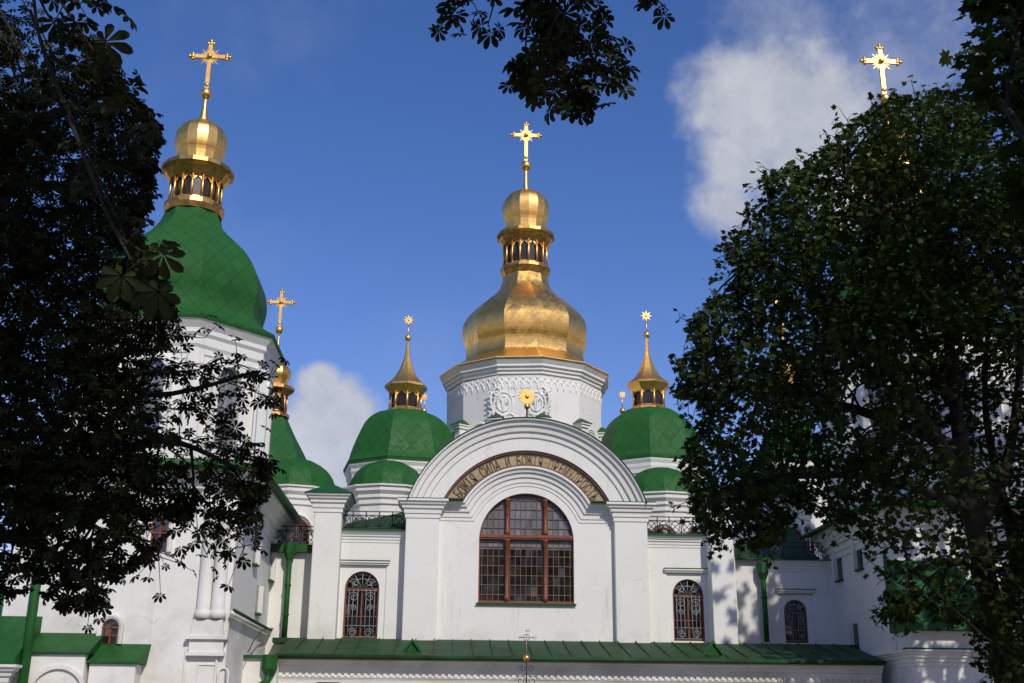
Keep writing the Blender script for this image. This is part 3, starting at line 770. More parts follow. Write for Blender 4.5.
# finials on the ridges ------------------------------------------------------
def ridge_star(px, star_y, ball_y, base_y, Y, rs, rb, label=None):
    Xa = X(px, ball_y, Y); zb_ = zat(Xa, Y, ball_y); s = pxm(px, ball_y, Y); zs_ = zat(Xa, Y, star_y); z0 = zat(Xa, Y, base_y)
    m = MB().tube([(Xa, Y, z0-.3), (Xa, Y, zb_)], .035, 6)
    f = part('finial', m, 'blackiron')
    part('ball', MB().ball((Xa, Y, zb_), rb*s, 14, 9), 'goldp', f)
    part('star', star((Xa, Y-.03, zs_), rs*s, 18 if rs > 6 else 8, .03, .72 if rs > 6 else .45).tube([(Xa, Y+.03, zb_), (Xa, Y+.03, zs_)], .025, 6), 'goldp', f)
ridge_star(527, 397, 406.5, 420, 40.6, 9, 3)
ridge_star(622.5, 395, 411, 424, 53, 4.2, 3)
ridge_star(424, 397.5, 411, 424, 53, 4.2, 3)
for px in (424, 622.5):
    xx = X(px, 420, 53); zz = Z(px, 424, 53); part('roof_gable', MB().prism([(xx-2.5, zz-2.6), (xx+2.5, zz-2.6), (xx, zz)], 52.7, 58), 'green')

# small green domes with tent lanterns ----------------------------------------
def small_dome(cx_px, base_y, Y, rows, rim_rows, rot, ring, wall, corn_rows, tent, ball_row, ball_px, star_rows):
    Xa = X(cx_px, base_y, Y)
    cr_ = P_(Xa, Y, rim_rows)
    d_ = part('drum', MB().lathe(Xa, Y, [(cr_[0][0], 7.5), (cr_[0][0], cr_[0][1])], 8, rot), 'plaster')
    r_ = cr_[0][0]; z_ = cr_[-1][1]; ov = cr_[-1][0]-r_
    part('cornice', MB().lathe(Xa, Y, [(r_, z_-.72), (r_+.05, z_-.7), (r_+.05, z_-.55), (r_+ov*.45, z_-.42), (r_+ov*.45, z_-.30), (r_+ov*.8, z_-.16), (r_+ov*.85, z_-.09)], 8, rot), 'plaster', d_)
    p = smooth_prof(P_(Xa, Y, rows), 4)
    o = part('dome', MB().lathe(Xa, Y, [(cr_[-1][0]*.995, z_-.09), (cr_[-1][0], z_)]+p, 8, rot), 'roof')
    L = lantern(o, Xa, Y, 8, rot+20, ring, wall, corn_rows)
    t_ = smooth_prof(P_(Xa, Y, tent), 3)
    part('tent_roof', MB().lathe(Xa, Y, t_, 8, rot+20), 'goldp', o)
    zb_ = zat(Xa, Y, ball_row); s = pxm(*proj((Xa, Y, zb_)), Y)
    part('ball', MB().ball((Xa, Y, zb_), ball_px*s, 14, 9), 'goldp', o)
    z0, z1 = zat(Xa, Y, star_rows[0]), zat(Xa, Y, star_rows[1])
    part('star', star((Xa, Y, (z0+z1)/2), (z1-z0)/2).tube([(Xa, Y, zb_), (Xa, Y, z0+.05)], .03, 6), 'goldp', o)
small_dome(403, 466, 50, [(413, 19), (416, 29), (422, 38.5), (430, 45.5), (442, 51), (453, 55), (462, 57.5), (469, 62)], [(470, 61.5), (483, 56)], -12,
           [(410, 15.5), (411.5, 19.5), (415, 20)], [(394, 15.6), (411, 15.6)], [(386, 20.8), (388.5, 21.8), (392, 18.5), (395, 16)],
           [(342, 1.2), (348, 1.8), (356, 2.6), (364, 5), (373, 9), (380.5, 14.5), (386, 21)], 338, 3.4, (325.5, 315))
small_dome(650.5, 460, 50, [(411, 18), (414, 28), (420, 37), (428, 43.5), (440, 48.5), (451, 52), (460, 54), (465, 56)], [(467, 56), (480, 52)], -10,
           [(408, 16), (409.5, 19), (413, 19.5)], [(392, 16), (409, 16)], [(384, 20.8), (386.5, 22.3), (390, 18.8), (393.5, 16.3)],
           [(338, 1.2), (345, 1.7), (354, 2.6), (363, 5.5), (372, 9.5), (379.5, 14.8), (384, 21)], 335, 3.4, (321.5, 310.5))
# low half domes in front of them -----------------------------------------------
def apse(cx_px, base_y, Y, hw, apex_y, rimhw, rot, win_az, zlo=7.2):
    Xa = X(cx_px, base_y, Y); z_ = zat(Xa, Y, base_y); s = pxm(cx_px, base_y, Y); r_ = rimhw*s; rd = hw*s
    ht = zat(Xa, Y, apex_y)-z_
    w = part('apse_wall', MB().lathe(Xa, Y, [(r_*.82, zlo), (r_*.82, z_-.1)], 12, rot), 'plaster')
    part('cornice', MB().lathe(Xa, Y, [(r_*.82, z_-.78), (r_*.86, z_-.74), (r_*.86, z_-.58), (r_*.90, z_-.5), (r_*.90, z_-.38), (r_*.96, z_-.24), (r_*.96, z_-.12), (r_, z_-.06), (r_, z_)], 12, rot), 'plaster', w)
    pr = [(rd*1.04+.06, z_+.0), (rd*1.02, z_+.06)]+[(max(.02, rd*math.cos(t)), z_+.08+ht*math.sin(t)) for t in np.linspace(.05, math.pi/2, 10)]
    part('apse_dome', MB().lathe(Xa, Y, pr, 12, rot), 'roof', w)
    rw = r_*.82*math.cos(R(15))
    for az_, ww_, zt, zb_ in win_az:
        a = R(az_); c_, s_ = math.cos(a), math.sin(a)
        f = lambda u, z, o: (Xa+s_*(rw+o)+c_*u, Y-c_*(rw+o)+s_*u, z)
        lp = arch_loop(0, zb_, ww_, zt, 10)
        ww = part('apse_window', MB().add([f(u, z, .03) for u, z in lp], [tuple(range(len(lp)))]), 'glass', w)
        fr = MB().tube([f(u, z, .05) for u, z in lp], .05, 5, True, True).tube([f(0, zb_, .05), f(0, zt, .05)], .03, 4)
        for q in (.25, .5, .75): fr.tube([f(-ww_/2, zb_+(zt-zb_)*q, .05), f(ww_/2, zb_+(zt-zb_)*q, .05)], .02, 4)
        for q in (-.25, .25): fr.tube([f(ww_*q, zb_, .05), f(ww_*q, zt-.12, .05)], .02, 4)
        part('window_frame', fr, 'wood', w)
        part('window_hood', MB().tube([f(u, z, .04) for u, z in arc(0, zt-ww_/2, ww_/2+.17, 0, 180, 12)], .06, 6), 'plaster', w)
    return w
apse(387, 493, 47, 39, 463, 50, -5, [(10, .85, 9.3, 7.4), (-35, .8, 9.3, 7.4)])
apse(661, 500, 47, 39, 470, 48, -5, [(-10, .85, 9.2, 7.4), (40, .8, 9.2, 7.4)])
zz = zat(X(300, 488, 48), 48, 515)
apse(294, 493, 48, 41, 461, 46, 0, [(15, .95, Z(308, 518, 46.3), Z(308, 555, 46.3))])
apse(771, 506, 48, 40, 473, 45, -3, [(12, .95, Z(775, 527, 46.3), Z(775, 555, 46.3)), (50, .9, Z(798, 524, 46.3), Z(798, 550, 46.3))])
# far domes behind them
def far_dome(px, y0, Y, off, mirror=1):
    Xa = X(px, y0, Y); q = lambda rows: [(a+off, b) for a, b in rows]
    dd = part('drum', MB().lathe(Xa, Y, P_(Xa, Y, q([(470, 42), (560, 42)])), 8, 8), 'plaster')
    o = part('dome', MB().lathe(Xa, Y, smooth_prof(P_(Xa, Y, q([(419, 15), (428, 19.5), (438, 25), (448, 31), (456, 35.5), (464, 39), (474, 41), (482, 46)])), 3), 8, 8), 'roof')
    lantern(o, Xa, Y, 12, 4, q([(413, 14), (415, 16.5), (418, 16.5)]), q([(394, 13), (414, 13)]), q([(385, 11), (388, 19.5), (391, 19.5), (395, 14)]))
    on_ = smooth_prof(P_(Xa, Y, q([(357, 1.8), (361, 4), (364, 9), (369, 13.5), (375, 15), (381, 13), (387, 11.5)])), 3)
    part('onion', MB().lathe(Xa, Y, on_, 12, 4), 'goldp', o)
    finial(o, Xa, Y, q([(335, 1.1), (345, 1.6), (358, 3)]), 330+off, 4, (326.5+off, 290+off), 13)
far_dome(272, 425, 52, 0); far_dome(788, 415, 52, -1)

# --- corner towers --------------------------------------------------------------
def tower(px, py, Ya, s_rows, half, xw, yfront, yback, zeave, rot=22.5, left=True):
    Xa = X(px, py, Ya); q = s_rows
    # square body
    x0, x1 = (xw-2*half, xw) if left else (xw, xw+2*half)
    body_ = part('tower_wall', MB().box(x0, x1, yfront, yback, 0, zeave), 'plaster', None, .03)
    ring = [(x0, yback), (x0, yfront), (x1, yfront), (x1, yback)]
    part('cornice', MB().sweep_plan(ring, [(0, 0), (0, .50), (.10, .50), (.14, .42), (.30, .36), (.34, .28), (.55, .22), (.58, .12), (.78, .10), (.80, .05), (1.0, .05), (1.02, 0)], zeave), 'plaster', body_)
    e = .72
    part('skirt_roof', MB().hexa([(x0-e, yfront-e, zeave+.0), (x1+e, yfront-e, zeave), (x1+e, yback+.2, zeave), (x0-e, yback+.2, zeave)],
         [(x0+.2, yfront+.2, zeave+.42), (x1-.2, yfront+.2, zeave+.42), (x1-.2, yback-.2, zeave+.42), (x0+.2, yback-.2, zeave+.42)]), 'green', body_)
    part('gutter', MB().tube([(x0-e, yfront-e, zeave+.02), (x1+e, yfront-e, zeave+.02), (x1+e, yback+.2, zeave+.02)] if left else [(x1+e, yfront-e, zeave+.02), (x0-e, yfront-e, zeave+.02), (x0-e, yback+.2, zeave+.02)], .09, 8), 'green', body_)
    pr = P_(Xa, Ya, q([(346, 107), (366, 98), (470, 97)]))
    zr = pr[-1][1]; rd = pr[0][0]; rr = pr[-1][0]
    dm = part('drum', MB().lathe(Xa, Ya, [(rd, zeave), (rd, zr-.2)], 8, rot), 'plaster')
    part('cornice', MB().lathe(Xa, Ya, [(rd, zr-1.15), (rd+.05, zr-1.12), (rd+.05, zr-.95), (rd+.12, zr-.85), (rd+.12, zr-.60), (rd+.2, zr-.5), (rd+.2, zr-.36), (rr-.08, zr-.14), (rr-.04, zr-.1)], 8, rot), 'plaster', dm)
    p = smooth_prof(P_(Xa, Ya, q([(216, 27.5), (225, 30.5), (236, 38), (247, 50.5), (259, 64), (272, 74), (283, 80), (294, 82.8), (304, 83), (316, 81), (328, 83), (338, 94), (345, 107)])), 4)
    o = part('dome', MB().lathe(Xa, Ya, [(rr-.03, zr-.11), (rr, zr-.02)]+p, 8, rot), 'roof')
    lantern(o, Xa, Ya, 16, 4, q([(206, 26), (208, 29.5), (212, 30), (217, 28)]), q([(184, 25.3), (207, 25.3)]), q([(169, 22), (171, 35), (175, 36), (177.5, 32), (184.5, 26.3)]))
    on_ = smooth_prof(P_(Xa, Ya, q([(121.5, 4), (124, 10), (128, 18), (135, 24), (143, 25.6), (151, 24.8), (158, 22.5), (169, 21)])), 3)
    part('onion', MB().lathe(Xa, Ya, on_, 16, 4), 'goldp', o)
    finial(o, Xa, Ya, q([(99, 1.7), (106, 2.2), (114, 3.4), (122, 5.5)]), q([(94, 5)])[0][0], q([(94, 5.6)])[0][1], (q([(89, 1)])[0][0], q([(40.5, 1)])[0][0]), q([(89, 20.5)])[0][1])
    # drum windows on the two visible faces
    for k in (-2, -1, 0, 1):
        a = R(rot+22.5+45*k); c_, s_ = math.cos(a), math.sin(a); rw = rd*math.cos(R(22.5))
        f = lambda u, z, oo: (Xa+s_*(rw+oo)+c_*u, Ya-c_*(rw+oo)+s_*u, z)
        ztp = zr-1.35; zbt = max(zeave+1.0, zr-4.4)
        lp = arch_loop(0, zbt, .85, ztp, 12)
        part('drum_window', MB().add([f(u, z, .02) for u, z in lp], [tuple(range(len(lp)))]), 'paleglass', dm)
        fr = MB().tube([f(u, z, .04) for u, z in lp], .045, 5, True, True).tube([f(0, zbt, .04), f(0, ztp, .04)], .03, 4)
        for t in np.linspace(.14, .86, 5): fr.tube([f(-.42, zbt+(ztp-zbt)*t, .04), f(.42, zbt+(ztp-zbt)*t, .04)], .022, 4)
        part('window_frame', fr, 'iron', dm)
        sm_ = MB(); ins_l = [(-.40, zbt)]+arc(0, ztp-.42, .40, 180, 0, 12)+[(.40, zbt)]; out_l = [(-.60, zbt)]+arc(0, ztp-.42, .60, 180, 0, 12)+[(.60, zbt)]
        n_ = len(ins_l); vv = [f(u, z, .0) for u, z in ins_l]+[f(u, z, .24) for u, z in ins_l]+[f(u, z, .24) for u, z in out_l]+[f(u, z, .0) for u, z in out_l]
        sm_.add(vv, [(i+n_*j, i+1+n_*j, i+1+n_*(j+1), i+n_*(j+1)) for i in range(n_-1) for j in range(3)])
        part('window_surround', sm_, 'plaster', dm)
        for s in (-1, 1):
            part('drum_pilaster', MB().hexa([f(s*1.28-.2, zeave, .0), f(s*1.28+.2, zeave, .0), f(s*1.28+.2, zeave, .07), f(s*1.28-.2, zeave, .07)],
                 [f(s*1.28-.2, zr-1.1, .0), f(s*1.28+.2, zr-1.1, .0), f(s*1.28+.2, zr-1.1, .07), f(s*1.28-.2, zr-1.1, .07)]), 'plaster', dm)
    return Xa, x0, x1
YT = 33.7
zel = Z(250, 467, YT-.7)
tower(182, 325, YT+3.3, lambda r: r, 3.15, -6.05, YT, YR+.6, zel, 22.5, True)
YTR = 36.8
XwR = 14.3
zer = Z(850, 505, YTR-.2)-.05
tx = lambda r: [(45+(a-40.5)*1.02, b*1.0) for a, b in r]
tower(909, 325, YTR+3.1, tx, 3.2, XwR, YTR, YR+.6, zer, 22.5, False)

# left tower front details
def small_arch_win(px0, px1, py0, py1, Y, m='glass', hood=True, frame=True):
    cx, z0, w, zt = pw(px0, px1, py0, py1, Y)
    lo = arch_loop(cx, z0, w, zt, 12)
    o = part('window', MB().add([(x, Y-.012, z) for x, z in lo], [tuple(range(len(lo)))]), m)
    if frame:
        fr = MB().sweep_plane([(cx-w/2, z0), (cx-w/2, zt-w/2)]+arc(cx, zt-w/2, w/2, 180, 0, 12)[1:]+[(cx+w/2, z0)], [(0, 0), (0, .05), (.05, .05), (.05, 0)], Y-.012)
        fr.box(cx-.025, cx+.025, Y-.06, Y-.02, z0, zt-w/2).box(cx-w/2, cx+w/2, Y-.06, Y-.02, zt-w/2-.03, zt-w/2+.03).box(cx-w/2, cx+w/2, Y-.05, Y-.02, (z0+zt-w/2)/2-.02, (z0+zt-w/2)/2+.02)
        part('frame', fr, 'wood', o)
    if hood:
        part('surround', MB().sweep_plane([(cx-w/2-.12, z0), (cx-w/2-.12, zt-w/2)]+arc(cx, zt-w/2, w/2+.12, 180, 0, 14)[1:]+[(cx+w/2+.12, z0)], [(0, 0), (0, .14), (.05, .14), (.12, .10), (.12, .0)], Y-.005), 'plaster', o)
    return o
small_arch_win(150, 167, 506, 552, YT)
small_arch_win(101, 118, 619, 644, YT)
# twin half columns on a corbel
for pxc in (204.5, 219):
    xx = X(pxc, 600, YT); r_ = 6.8*pxm(pxc, 600, YT); z0 = Z(pxc, 619, YT); z1 = zel-1.0
    part('column', MB().lathe(xx, YT-.05, [(r_*1.25, z0), (r_*1.25, z0+.16), (r_*1.12, z0+.2), (r_, z0+.26), (r_, z1-.3), (r_*1.2, z1-.25), (r_*1.2, z1)], 20, 0, True), 'plaster')
cx0, cx1 = X(190, 630, YT), X(227, 630, YT); z0 = Z(207, 656, YT); z1 = Z(207, 620, YT)
mid = z0+(z1-z0)*.45
part('corbel', MB().hexa([(cx0+.05, YT-.18, mid+.1), (cx1-.05, YT-.18, mid+.1), (cx1-.05, YT+.1, mid+.1), (cx0+.05, YT+.1, mid+.1)], [(cx0+.1, YT-.2, z1), (cx1-.1, YT-.2, z1), (cx1-.12, YT+.1, z1), (cx0+.12, YT+.1, z1)])
     .box(cx0-.06, cx1+.06, YT-.24, YT+.1, mid, mid+.098).box(cx0+.04, cx1-.04, YT-.15, YT+.1, z0+.1, mid-.002).box(cx0, cx1, YT-.19, YT+.1, z0, z0+.098), 'plaster')
# blind panel and little niche below
def frame_rect(px0, px1, py0, py1, Y, w=.06, o=.06):
    a, b = X(px0, py1, Y), X(px1, py1, Y); z0, z1 = Z(px0, py1, Y), Z(px0, py0, Y)
    return part('panel_moulding', MB().sweep_plane([(a, z0), (a, z1), (b, z1), (b, z0)], [(0, 0), (0, o), (w, o), (w, 0)], Y-.002), 'plaster')
frame_rect(179, 213, 647, 720, YT); frame_rect(193, 212, 664, 720, YT, .03, .03)
cx, z0, w, zt = pw(214, 226, 667, 720, YT)
part('niche', MB().sweep_plane([(cx-w/2, z0), (cx-w/2, zt-w/2)]+arc(cx, zt-w/2, w/2, 180, 0, 12)[1:]+[(cx+w/2, z0)], [(0, 0), (0, .06), (.05, .06), (.05, 0)], YT-.002), 'plaster')
# buttresses with green weathered tops
def buttress(px0, px1, pyt, pyb, Y, d):
    a, b = X(px0, pyb, Y-d), X(px1, pyb, Y-d); zb_ = Z(px0, pyb, Y-d-.1); zt = max(Z(px0, pyt, Y), zb_+.25)
    o = part('buttress', MB().box(a+.05, b-.10, Y-d, Y+.1, 0, zb_-.1), 'plaster', None, .03)
    part('buttress_roof', MB().hexa([(a-.06, Y-d-.10, zb_-.10), (b+.02, Y-d-.10, zb_-.10), (b+.02, Y+.02, zb_-.10), (a-.06, Y+.02, zb_-.10)],
         [(a-.06, Y-d-.10, zb_-.05), (b+.02, Y-d-.10, zb_-.05), (b+.10, Y+.02, zt), (a-.06, Y+.02, zt)]), 'green', o)
    return o
buttress(88, 140, 643, 659, YT, .7)
buttress(24, 90, 632, 649, YT, .9)
cx = X(57, 690, YT-.9); rr = 29*pxm(57, 690, YT-.9); zc_ = Z(57, 665, YT-.9)-rr
part('blind_arch', MB().sweep_plane(arc(cx, zc_, rr, 180, 0, 20), [(0, 0), (0, .08), (.10, .08), (.10, 0)], YT-.902), 'plaster')
# right return of the left tower: slit windows, sloping string course, cables
def slit_side(px, py0, py1, Xw, wid, arched=False):
    """slit window on the plane x = Xw, found from where the pixel column meets that plane"""
    d = ray(px, py1); t = Xw/d[0]; p = EYE+d*t; d2 = ray(px, py0); p2 = EYE+d2*(Xw/d2[0])
    y0, y1 = p[1]-wid/2, p[1]+wid/2; z0, z1 = p[2], p2[2]; sg = 1 if Xw < 0 else -1
    m = MB(); yy = (y0+y1)/2
    lp = arch_loop(yy, z0, wid, z1, 8) if arched else [(y0, z0), (y1, z0), (y1, z1), (y0, z1)]
    o = part('window', MB().add([(Xw+sg*.012, a, b) for a, b in lp], [tuple(range(len(lp)))]), 'glass')
    m = MB(); m.box(min(Xw, Xw+sg*.16), max(Xw, Xw+sg*.16), y1-.02, y1+.16, z0, z1); part('reveal', m, 'plaster', o)
    m = MB(); m.box(min(Xw, Xw+sg*.14), max(Xw, Xw+sg*.14), y0-.06, y1+.06, z0-.06, z0-.003); part('sill', m, 'green', o)
slit_side(256, 584, 613, -6.05, .42); slit_side(253.5, 520, 564, -6.05, .45, True); slit_side(269, 534, 580, -6.05, .45, True)
slit_side(841, 540, 580, XwR, .5, True); slit_side(861, 529, 569, XwR, .5, True); slit_side(857.5, 623, 650, XwR, .45)
p = [EYE+ray(*q)*(-5.95/ray(*q)[0]) for q in ((232, 613), (258, 627), (284, 640))]
part('string_course', MB().tube(p, .07, 6), 'plaster'); part('string_roof', MB().tube([a+np.array([.05, 0, .085]) for a in p], .045, 6), 'oldgreen')
p = [EYE+ray(*q)*(-5.85/ray(*q)[0]) for q in ((248, 652), (254, 640), (262, 630), (272, 628), (281, 634))]
part('cable', MB().tube(p, .018, 5), 'blackiron')
# low wall piece by the gallery's left end, with green coping and downpipe
xx0, xx1 = X(239, 670, GY-.6), X(272, 670, GY-.6); zt = Z(240, 658, GY-.6)
lw = part('end_pier', MB().box(xx0, gx0+.1, GY-.6, GY+2, 0, zt), 'plaster'); part('coping', MB().box(xx0-.06, gx0-.05, GY-.72, GY+1, zt+.002, zt+.09), 'green', lw)
def downpipe(px, pyt, pyb, Y, head=True, label=None):
    xx = X(px, pyb, Y); z0, z1 = Z(px, pyb, Y), Z(px, pyt, Y); r_ = .095
    o = part('downpipe', MB().tube([(xx, Y, z0), (xx, Y, z1-.4)], r_, 12), 'green')
    if head: part('hopper', MB().lathe(xx, Y, [(r_, z1-.62), (.20, z1-.36), (.20, z1), (.14, z1+.01)], 8, 22.5), 'green', o)
    m = MB(); 
    for q in (.25, .55, .85): m.lathe(xx, Y, [(r_+.025, z0+(z1-z0)*q), (r_+.025, z0+(z1-z0)*q+.05)], 12)
    part('bracket', m, 'green', o)
downpipe(284, 543, 640, YL-.35); downpipe(767, 563, 642, YR-.95)
xx = X(270, 665, GY-.7); zz = Z(270, 655, GY-.7)
dp = part('downpipe', MB().lathe(xx, GY-.75, [(.12, zz-.62), (.24, zz-.42), (.24, zz), (.16, zz+.01)], 8, 22.5).tube([(xx, GY-.75, zz-.5), (xx-.06, GY-.75, zz-.8), (xx-.55, GY-.75, zz-1.1), (xx-.6, GY-.75, zz-1.3), (xx-.6, GY-.75, 0)], .12, 10), 'green')
xp = X(30, 640, YT-1.05)
part('downpipe', MB().tube([(xp, YT-1.15, 0), (xp, YT-1.15, zel+.1)], .13, 12), 'green')
# left annexe: steep green lean-to and cornice at the picture's edge
AY = 32.0
ax1 = X(6, 660, AY); zA = Z(6, 660, AY); zB = Z(42, 585, YT-.2)
an = part('annexe_wall', MB().box(ax1-6, ax1, AY+.25, YT+3, 0, zA-.05), 'plaster')
part('annexe_roof', MB().hexa([(ax1-6, AY, zA-.1), (ax1+.2, AY, zA-.1), (ax1+.25, YT+1.4, zA-.1), (ax1-6, YT+1.4, zA-.1)],
     [(ax1-6, AY, zA), (ax1+.2, AY, zA), (ax1+.25, YT+1.4, zB+.2), (ax1-6, YT+1.4, zB+.2)]), 'green', an)
part('cornice', MB().sweep_plan([(ax1-6, AY+.25), (ax1, AY+.25), (ax1, AY+2)], corn(.62, .30), zA-.11), 'plaster', an)
# right annexe
BY = 35.6
bx0 = XwR-.03; bx1 = X(1022, 650, BY); zBt = Z(935, 628, BY-.3); zTt = Z(868, 553, YTR)
an = part('annexe_wall', MB().box(bx0+.08, bx1, BY, YTR+.2, 0, zBt-.06), 'plaster')
part('annexe_roof', MB().hexa([(bx0-.06, BY-.35, zBt-.05), (bx1-.6, BY-.35, zBt-.05), (bx1-.6, YTR+.15, zBt-.05), (bx0-.06, YTR+.15, zBt-.05)],
     [(bx0-.06, BY-.35, zBt), (bx1-.6, BY-.35, zBt), (bx1-1.4, YTR+.15, zTt), (bx0-.06, YTR+.15, zTt)]), 'green', an)
zc2 = Z(935, 650, BY)
part('cornice', MB().sweep_plan([(bx0+.08, YR), (bx0+.08, BY), (bx1, BY), (bx1, YTR)], corn(.50, .26), zc2), 'plaster', an)
part('coping', MB().box(bx0+.04-.25, bx1+.25, BY-.26, BY+.05, zc2+.002, zc2+.05), 'green', an)
bx2 = bx1+.05
an2 = part('annexe_wall', MB().box(bx2, bx2+6, BY+1.2, YTR+6, 0, zc2+.1), 'plaster')
part('cornice', MB().sweep_plan([(bx2, BY+1.2), (bx2+6, BY+1.2)], corn(.5, .26), zc2+.1), 'plaster', an2)
part('coping', MB().box(bx2, bx2+6, BY+.9, BY+1.4, zc2+.102, zc2+.16), 'green', an2)

# wrought iron cross in front of the gallery -------------------------------------
def iron_post():
    Y = 34.0; xx = X(526.5, 658, Y); zb_ = Z(526.5, 658, Y); s = pxm(526.5, 658, Y); zt = Z(526.5, 630, Y)
    o = empty('iron_cross_post', (xx, Y, 0)); tag(o, 'wrought iron post with gilded ball and openwork cross before the gallery', 'iron cross')
    st = MB().tube([(xx, Y, 0), (xx, Y, zb_)], [.05, .018], 8).lathe(xx, Y, [(.3, 0), (.3, .15), (.12, .25), (.07, .6)], 12)
    st.build('post', 'blackiron', o)
    sc = MB()
    for sgn in (-1, 1):
        sc.tube(scroll(xx+sgn*.13, zb_-.30, .10, Y, 1.4, sgn), .009, 5); sc.tube(scroll(xx+sgn*.17, zb_-.62, .14, Y, 1.4, sgn), .010, 5)
    sc.build('scrollwork', 'blackiron', o)
    MB().ball((xx, Y, zb_), 3.3*s, 16, 10).build('ball', 'goldp', o)
    c = MB().tube([(xx, Y, zb_), (xx, Y, zt-.1)], .014, 6); za = Z(526.5, 637.5, Y); w = 7*s
    c.tube([(xx-w, Y, za), (xx+w, Y, za)], .014, 6)
    for (a, b) in ((xx-w, za), (xx+w, za), (xx, zt-.02)):
        c.tube([(a+.085*math.cos(t), Y, b+.085*math.sin(t)) for t in (0, math.pi/2, math.pi, 1.5*math.pi)], .014, 5, False, True)
        c.ball((a, Y, b), .03, 6, 4)
    c.tube([(xx+.09*math.cos(t), Y, za+.09*math.sin(t)) for t in np.linspace(0, 2*math.pi, 9)[:-1]], .012, 5, True, True)
    c.build('cross', 'iron', o)
iron_post()

# ================================================================== trees
def kites(lobes, droop=.25):
    """a leaf as folded lobes: (angle deg, length, half width, widest at)"""
    v = []; f = []
    for a, L, w, p in lobes:
        a = R(a); ca, sa = math.cos(a), math.sin(a); o = len(v)
        for (u, t, z) in ((.06, 0, 0), (p*.55*L, -w*.55, .02), (p*L, -w, -.03*L), (.90*L, -w*.72, -droop*.7*L), (L, 0, -droop*L), (.90*L, w*.72, -droop*.7*L), (p*L, w, -.03*L), (p*.55*L, w*.55, .02), (p*.8*L, 0, -.09*L-.02)):
            v.append((u*ca-t*sa, u*sa+t*ca, z))
        f += [(o+i, o+(i+1) % 8, o+8) for i in range(8)]
    return np.array(v), np.array(f)
CHEST = kites([(0, 1, .21, .68), (42, .95, .2, .68), (-42, .95, .2, .68), (88, .78, .17, .68), (-88, .78, .17, .68), (135, .5, .12, .66), (-135, .5, .12, .66)], .28)
def maple_leaf():
    pts = [(0, 0), (-.18, -.22), (-.42, -.16), (-.30, .05), (-.75, .22), (-.48, .36), (-.62, .62), (-.28, .52), (-.22, .72), (0, 1.0), (.22, .72), (.28, .52), (.62, .62), (.48, .36), (.75, .22), (.30, .05), (.42, -.16), (.18, -.22)]
    v = [(y, x, -.16*abs(x)-.10*max(0, y-.3)) for x, y in pts]+[(.34, 0, .0)]
    n = len(pts); return np.array(v, float), np.array([(i, (i+1) % n, n) for i in range(n)])
MAPLE = maple_leaf()
def tri_mesh(name, V, Fc, tint, m, parent):
    me = bpy.data.meshes.new(name); off = np.zeros(3); q = parent
    while q is not None: off += np.array(q.location); q = q.parent
    V = V-off
    me.vertices.add(len(V)); me.vertices.foreach_set('co', V.astype(np.float32).ravel())
    nf = len(Fc); me.loops.add(nf*3); me.loops.foreach_set('vertex_index', Fc.astype(np.int32).ravel())
    me.polygons.add(nf); me.polygons.foreach_set('loop_start', np.arange(0, nf*3, 3, dtype=np.int32))
    me.update(calc_edges=True); me.validate()
    at_ = me.attributes.new('tint', 'FLOAT', 'POINT'); at_.data.foreach_set('value', tint.astype(np.float32))
    me.materials.append(MT[m])
    o = bpy.data.objects.new(name, me); COL.objects.link(o); o.parent = parent
    return o
def place_leaves(tpl, P, size, outward, name, m, parent, flat=.55, hang=.35):
    """leaf fans at P; each leaf plane mostly level, tilted at random and drooping outward"""
    V0, F0 = tpl; n = len(P)
    nrm = rng.normal(0, flat, (n, 3)); nrm[:, 2] += 1.0; nrm += outward*hang
    nrm /= np.linalg.norm(nrm, axis=1)[:, None]
    ax = outward+rng.normal(0, .7, (n, 3)); ax[:, 2] -= .35
    ax -= nrm*(ax*nrm).sum(1)[:, None]; ax /= np.linalg.norm(ax, axis=1)[:, None]
    bx = np.cross(nrm, ax)
    sz = size*rng.uniform(.65, 1.15, n)
    V = P[:, None, :]+sz[:, None, None]*(V0[None, :, 0, None]*ax[:, None, :]+V0[None, :, 1, None]*bx[:, None, :]+V0[None, :, 2, None]*nrm[:, None, :])
    Fc = (F0[None]+(np.arange(n)*len(V0))[:, None, None]).reshape(-1, 3)
    tint = np.repeat(np.clip(rng.beta(1.2, 3.0, n), 0, 1), len(V0))
    return tri_mesh(name, V.reshape(-1, 3), Fc, tint, m, parent)
def poly_sdf(pts, poly):
    """signed distance (px), positive inside"""
    P = np.array(poly, float); n = len(P); ins = np.zeros(len(pts), bool); d = np.full(len(pts), 1e9)
    for i in range(n):
        a, b = P[i], P[(i+1) % n]
        c = ((a[1] > pts[:, 1]) != (b[1] > pts[:, 1])) & (pts[:, 0] < (b[0]-a[0])*(pts[:, 1]-a[1])/(b[1]-a[1]+1e-12)+a[0]); ins ^= c
        e = b-a; t = np.clip(((pts-a)@e)/(e@e+1e-12), 0, 1); d = np.minimum(d, np.linalg.norm(pts-(a+t[:, None]*e), axis=1))
    return np.where(ins, d, -d)
def unproj(xy, Y):
    d = fw*F+np.outer(xy[:, 0]-W/2, rt)-np.outer(xy[:, 1]-H/2, up); return EYE+d*(Y/d[:, 1])[:, None]
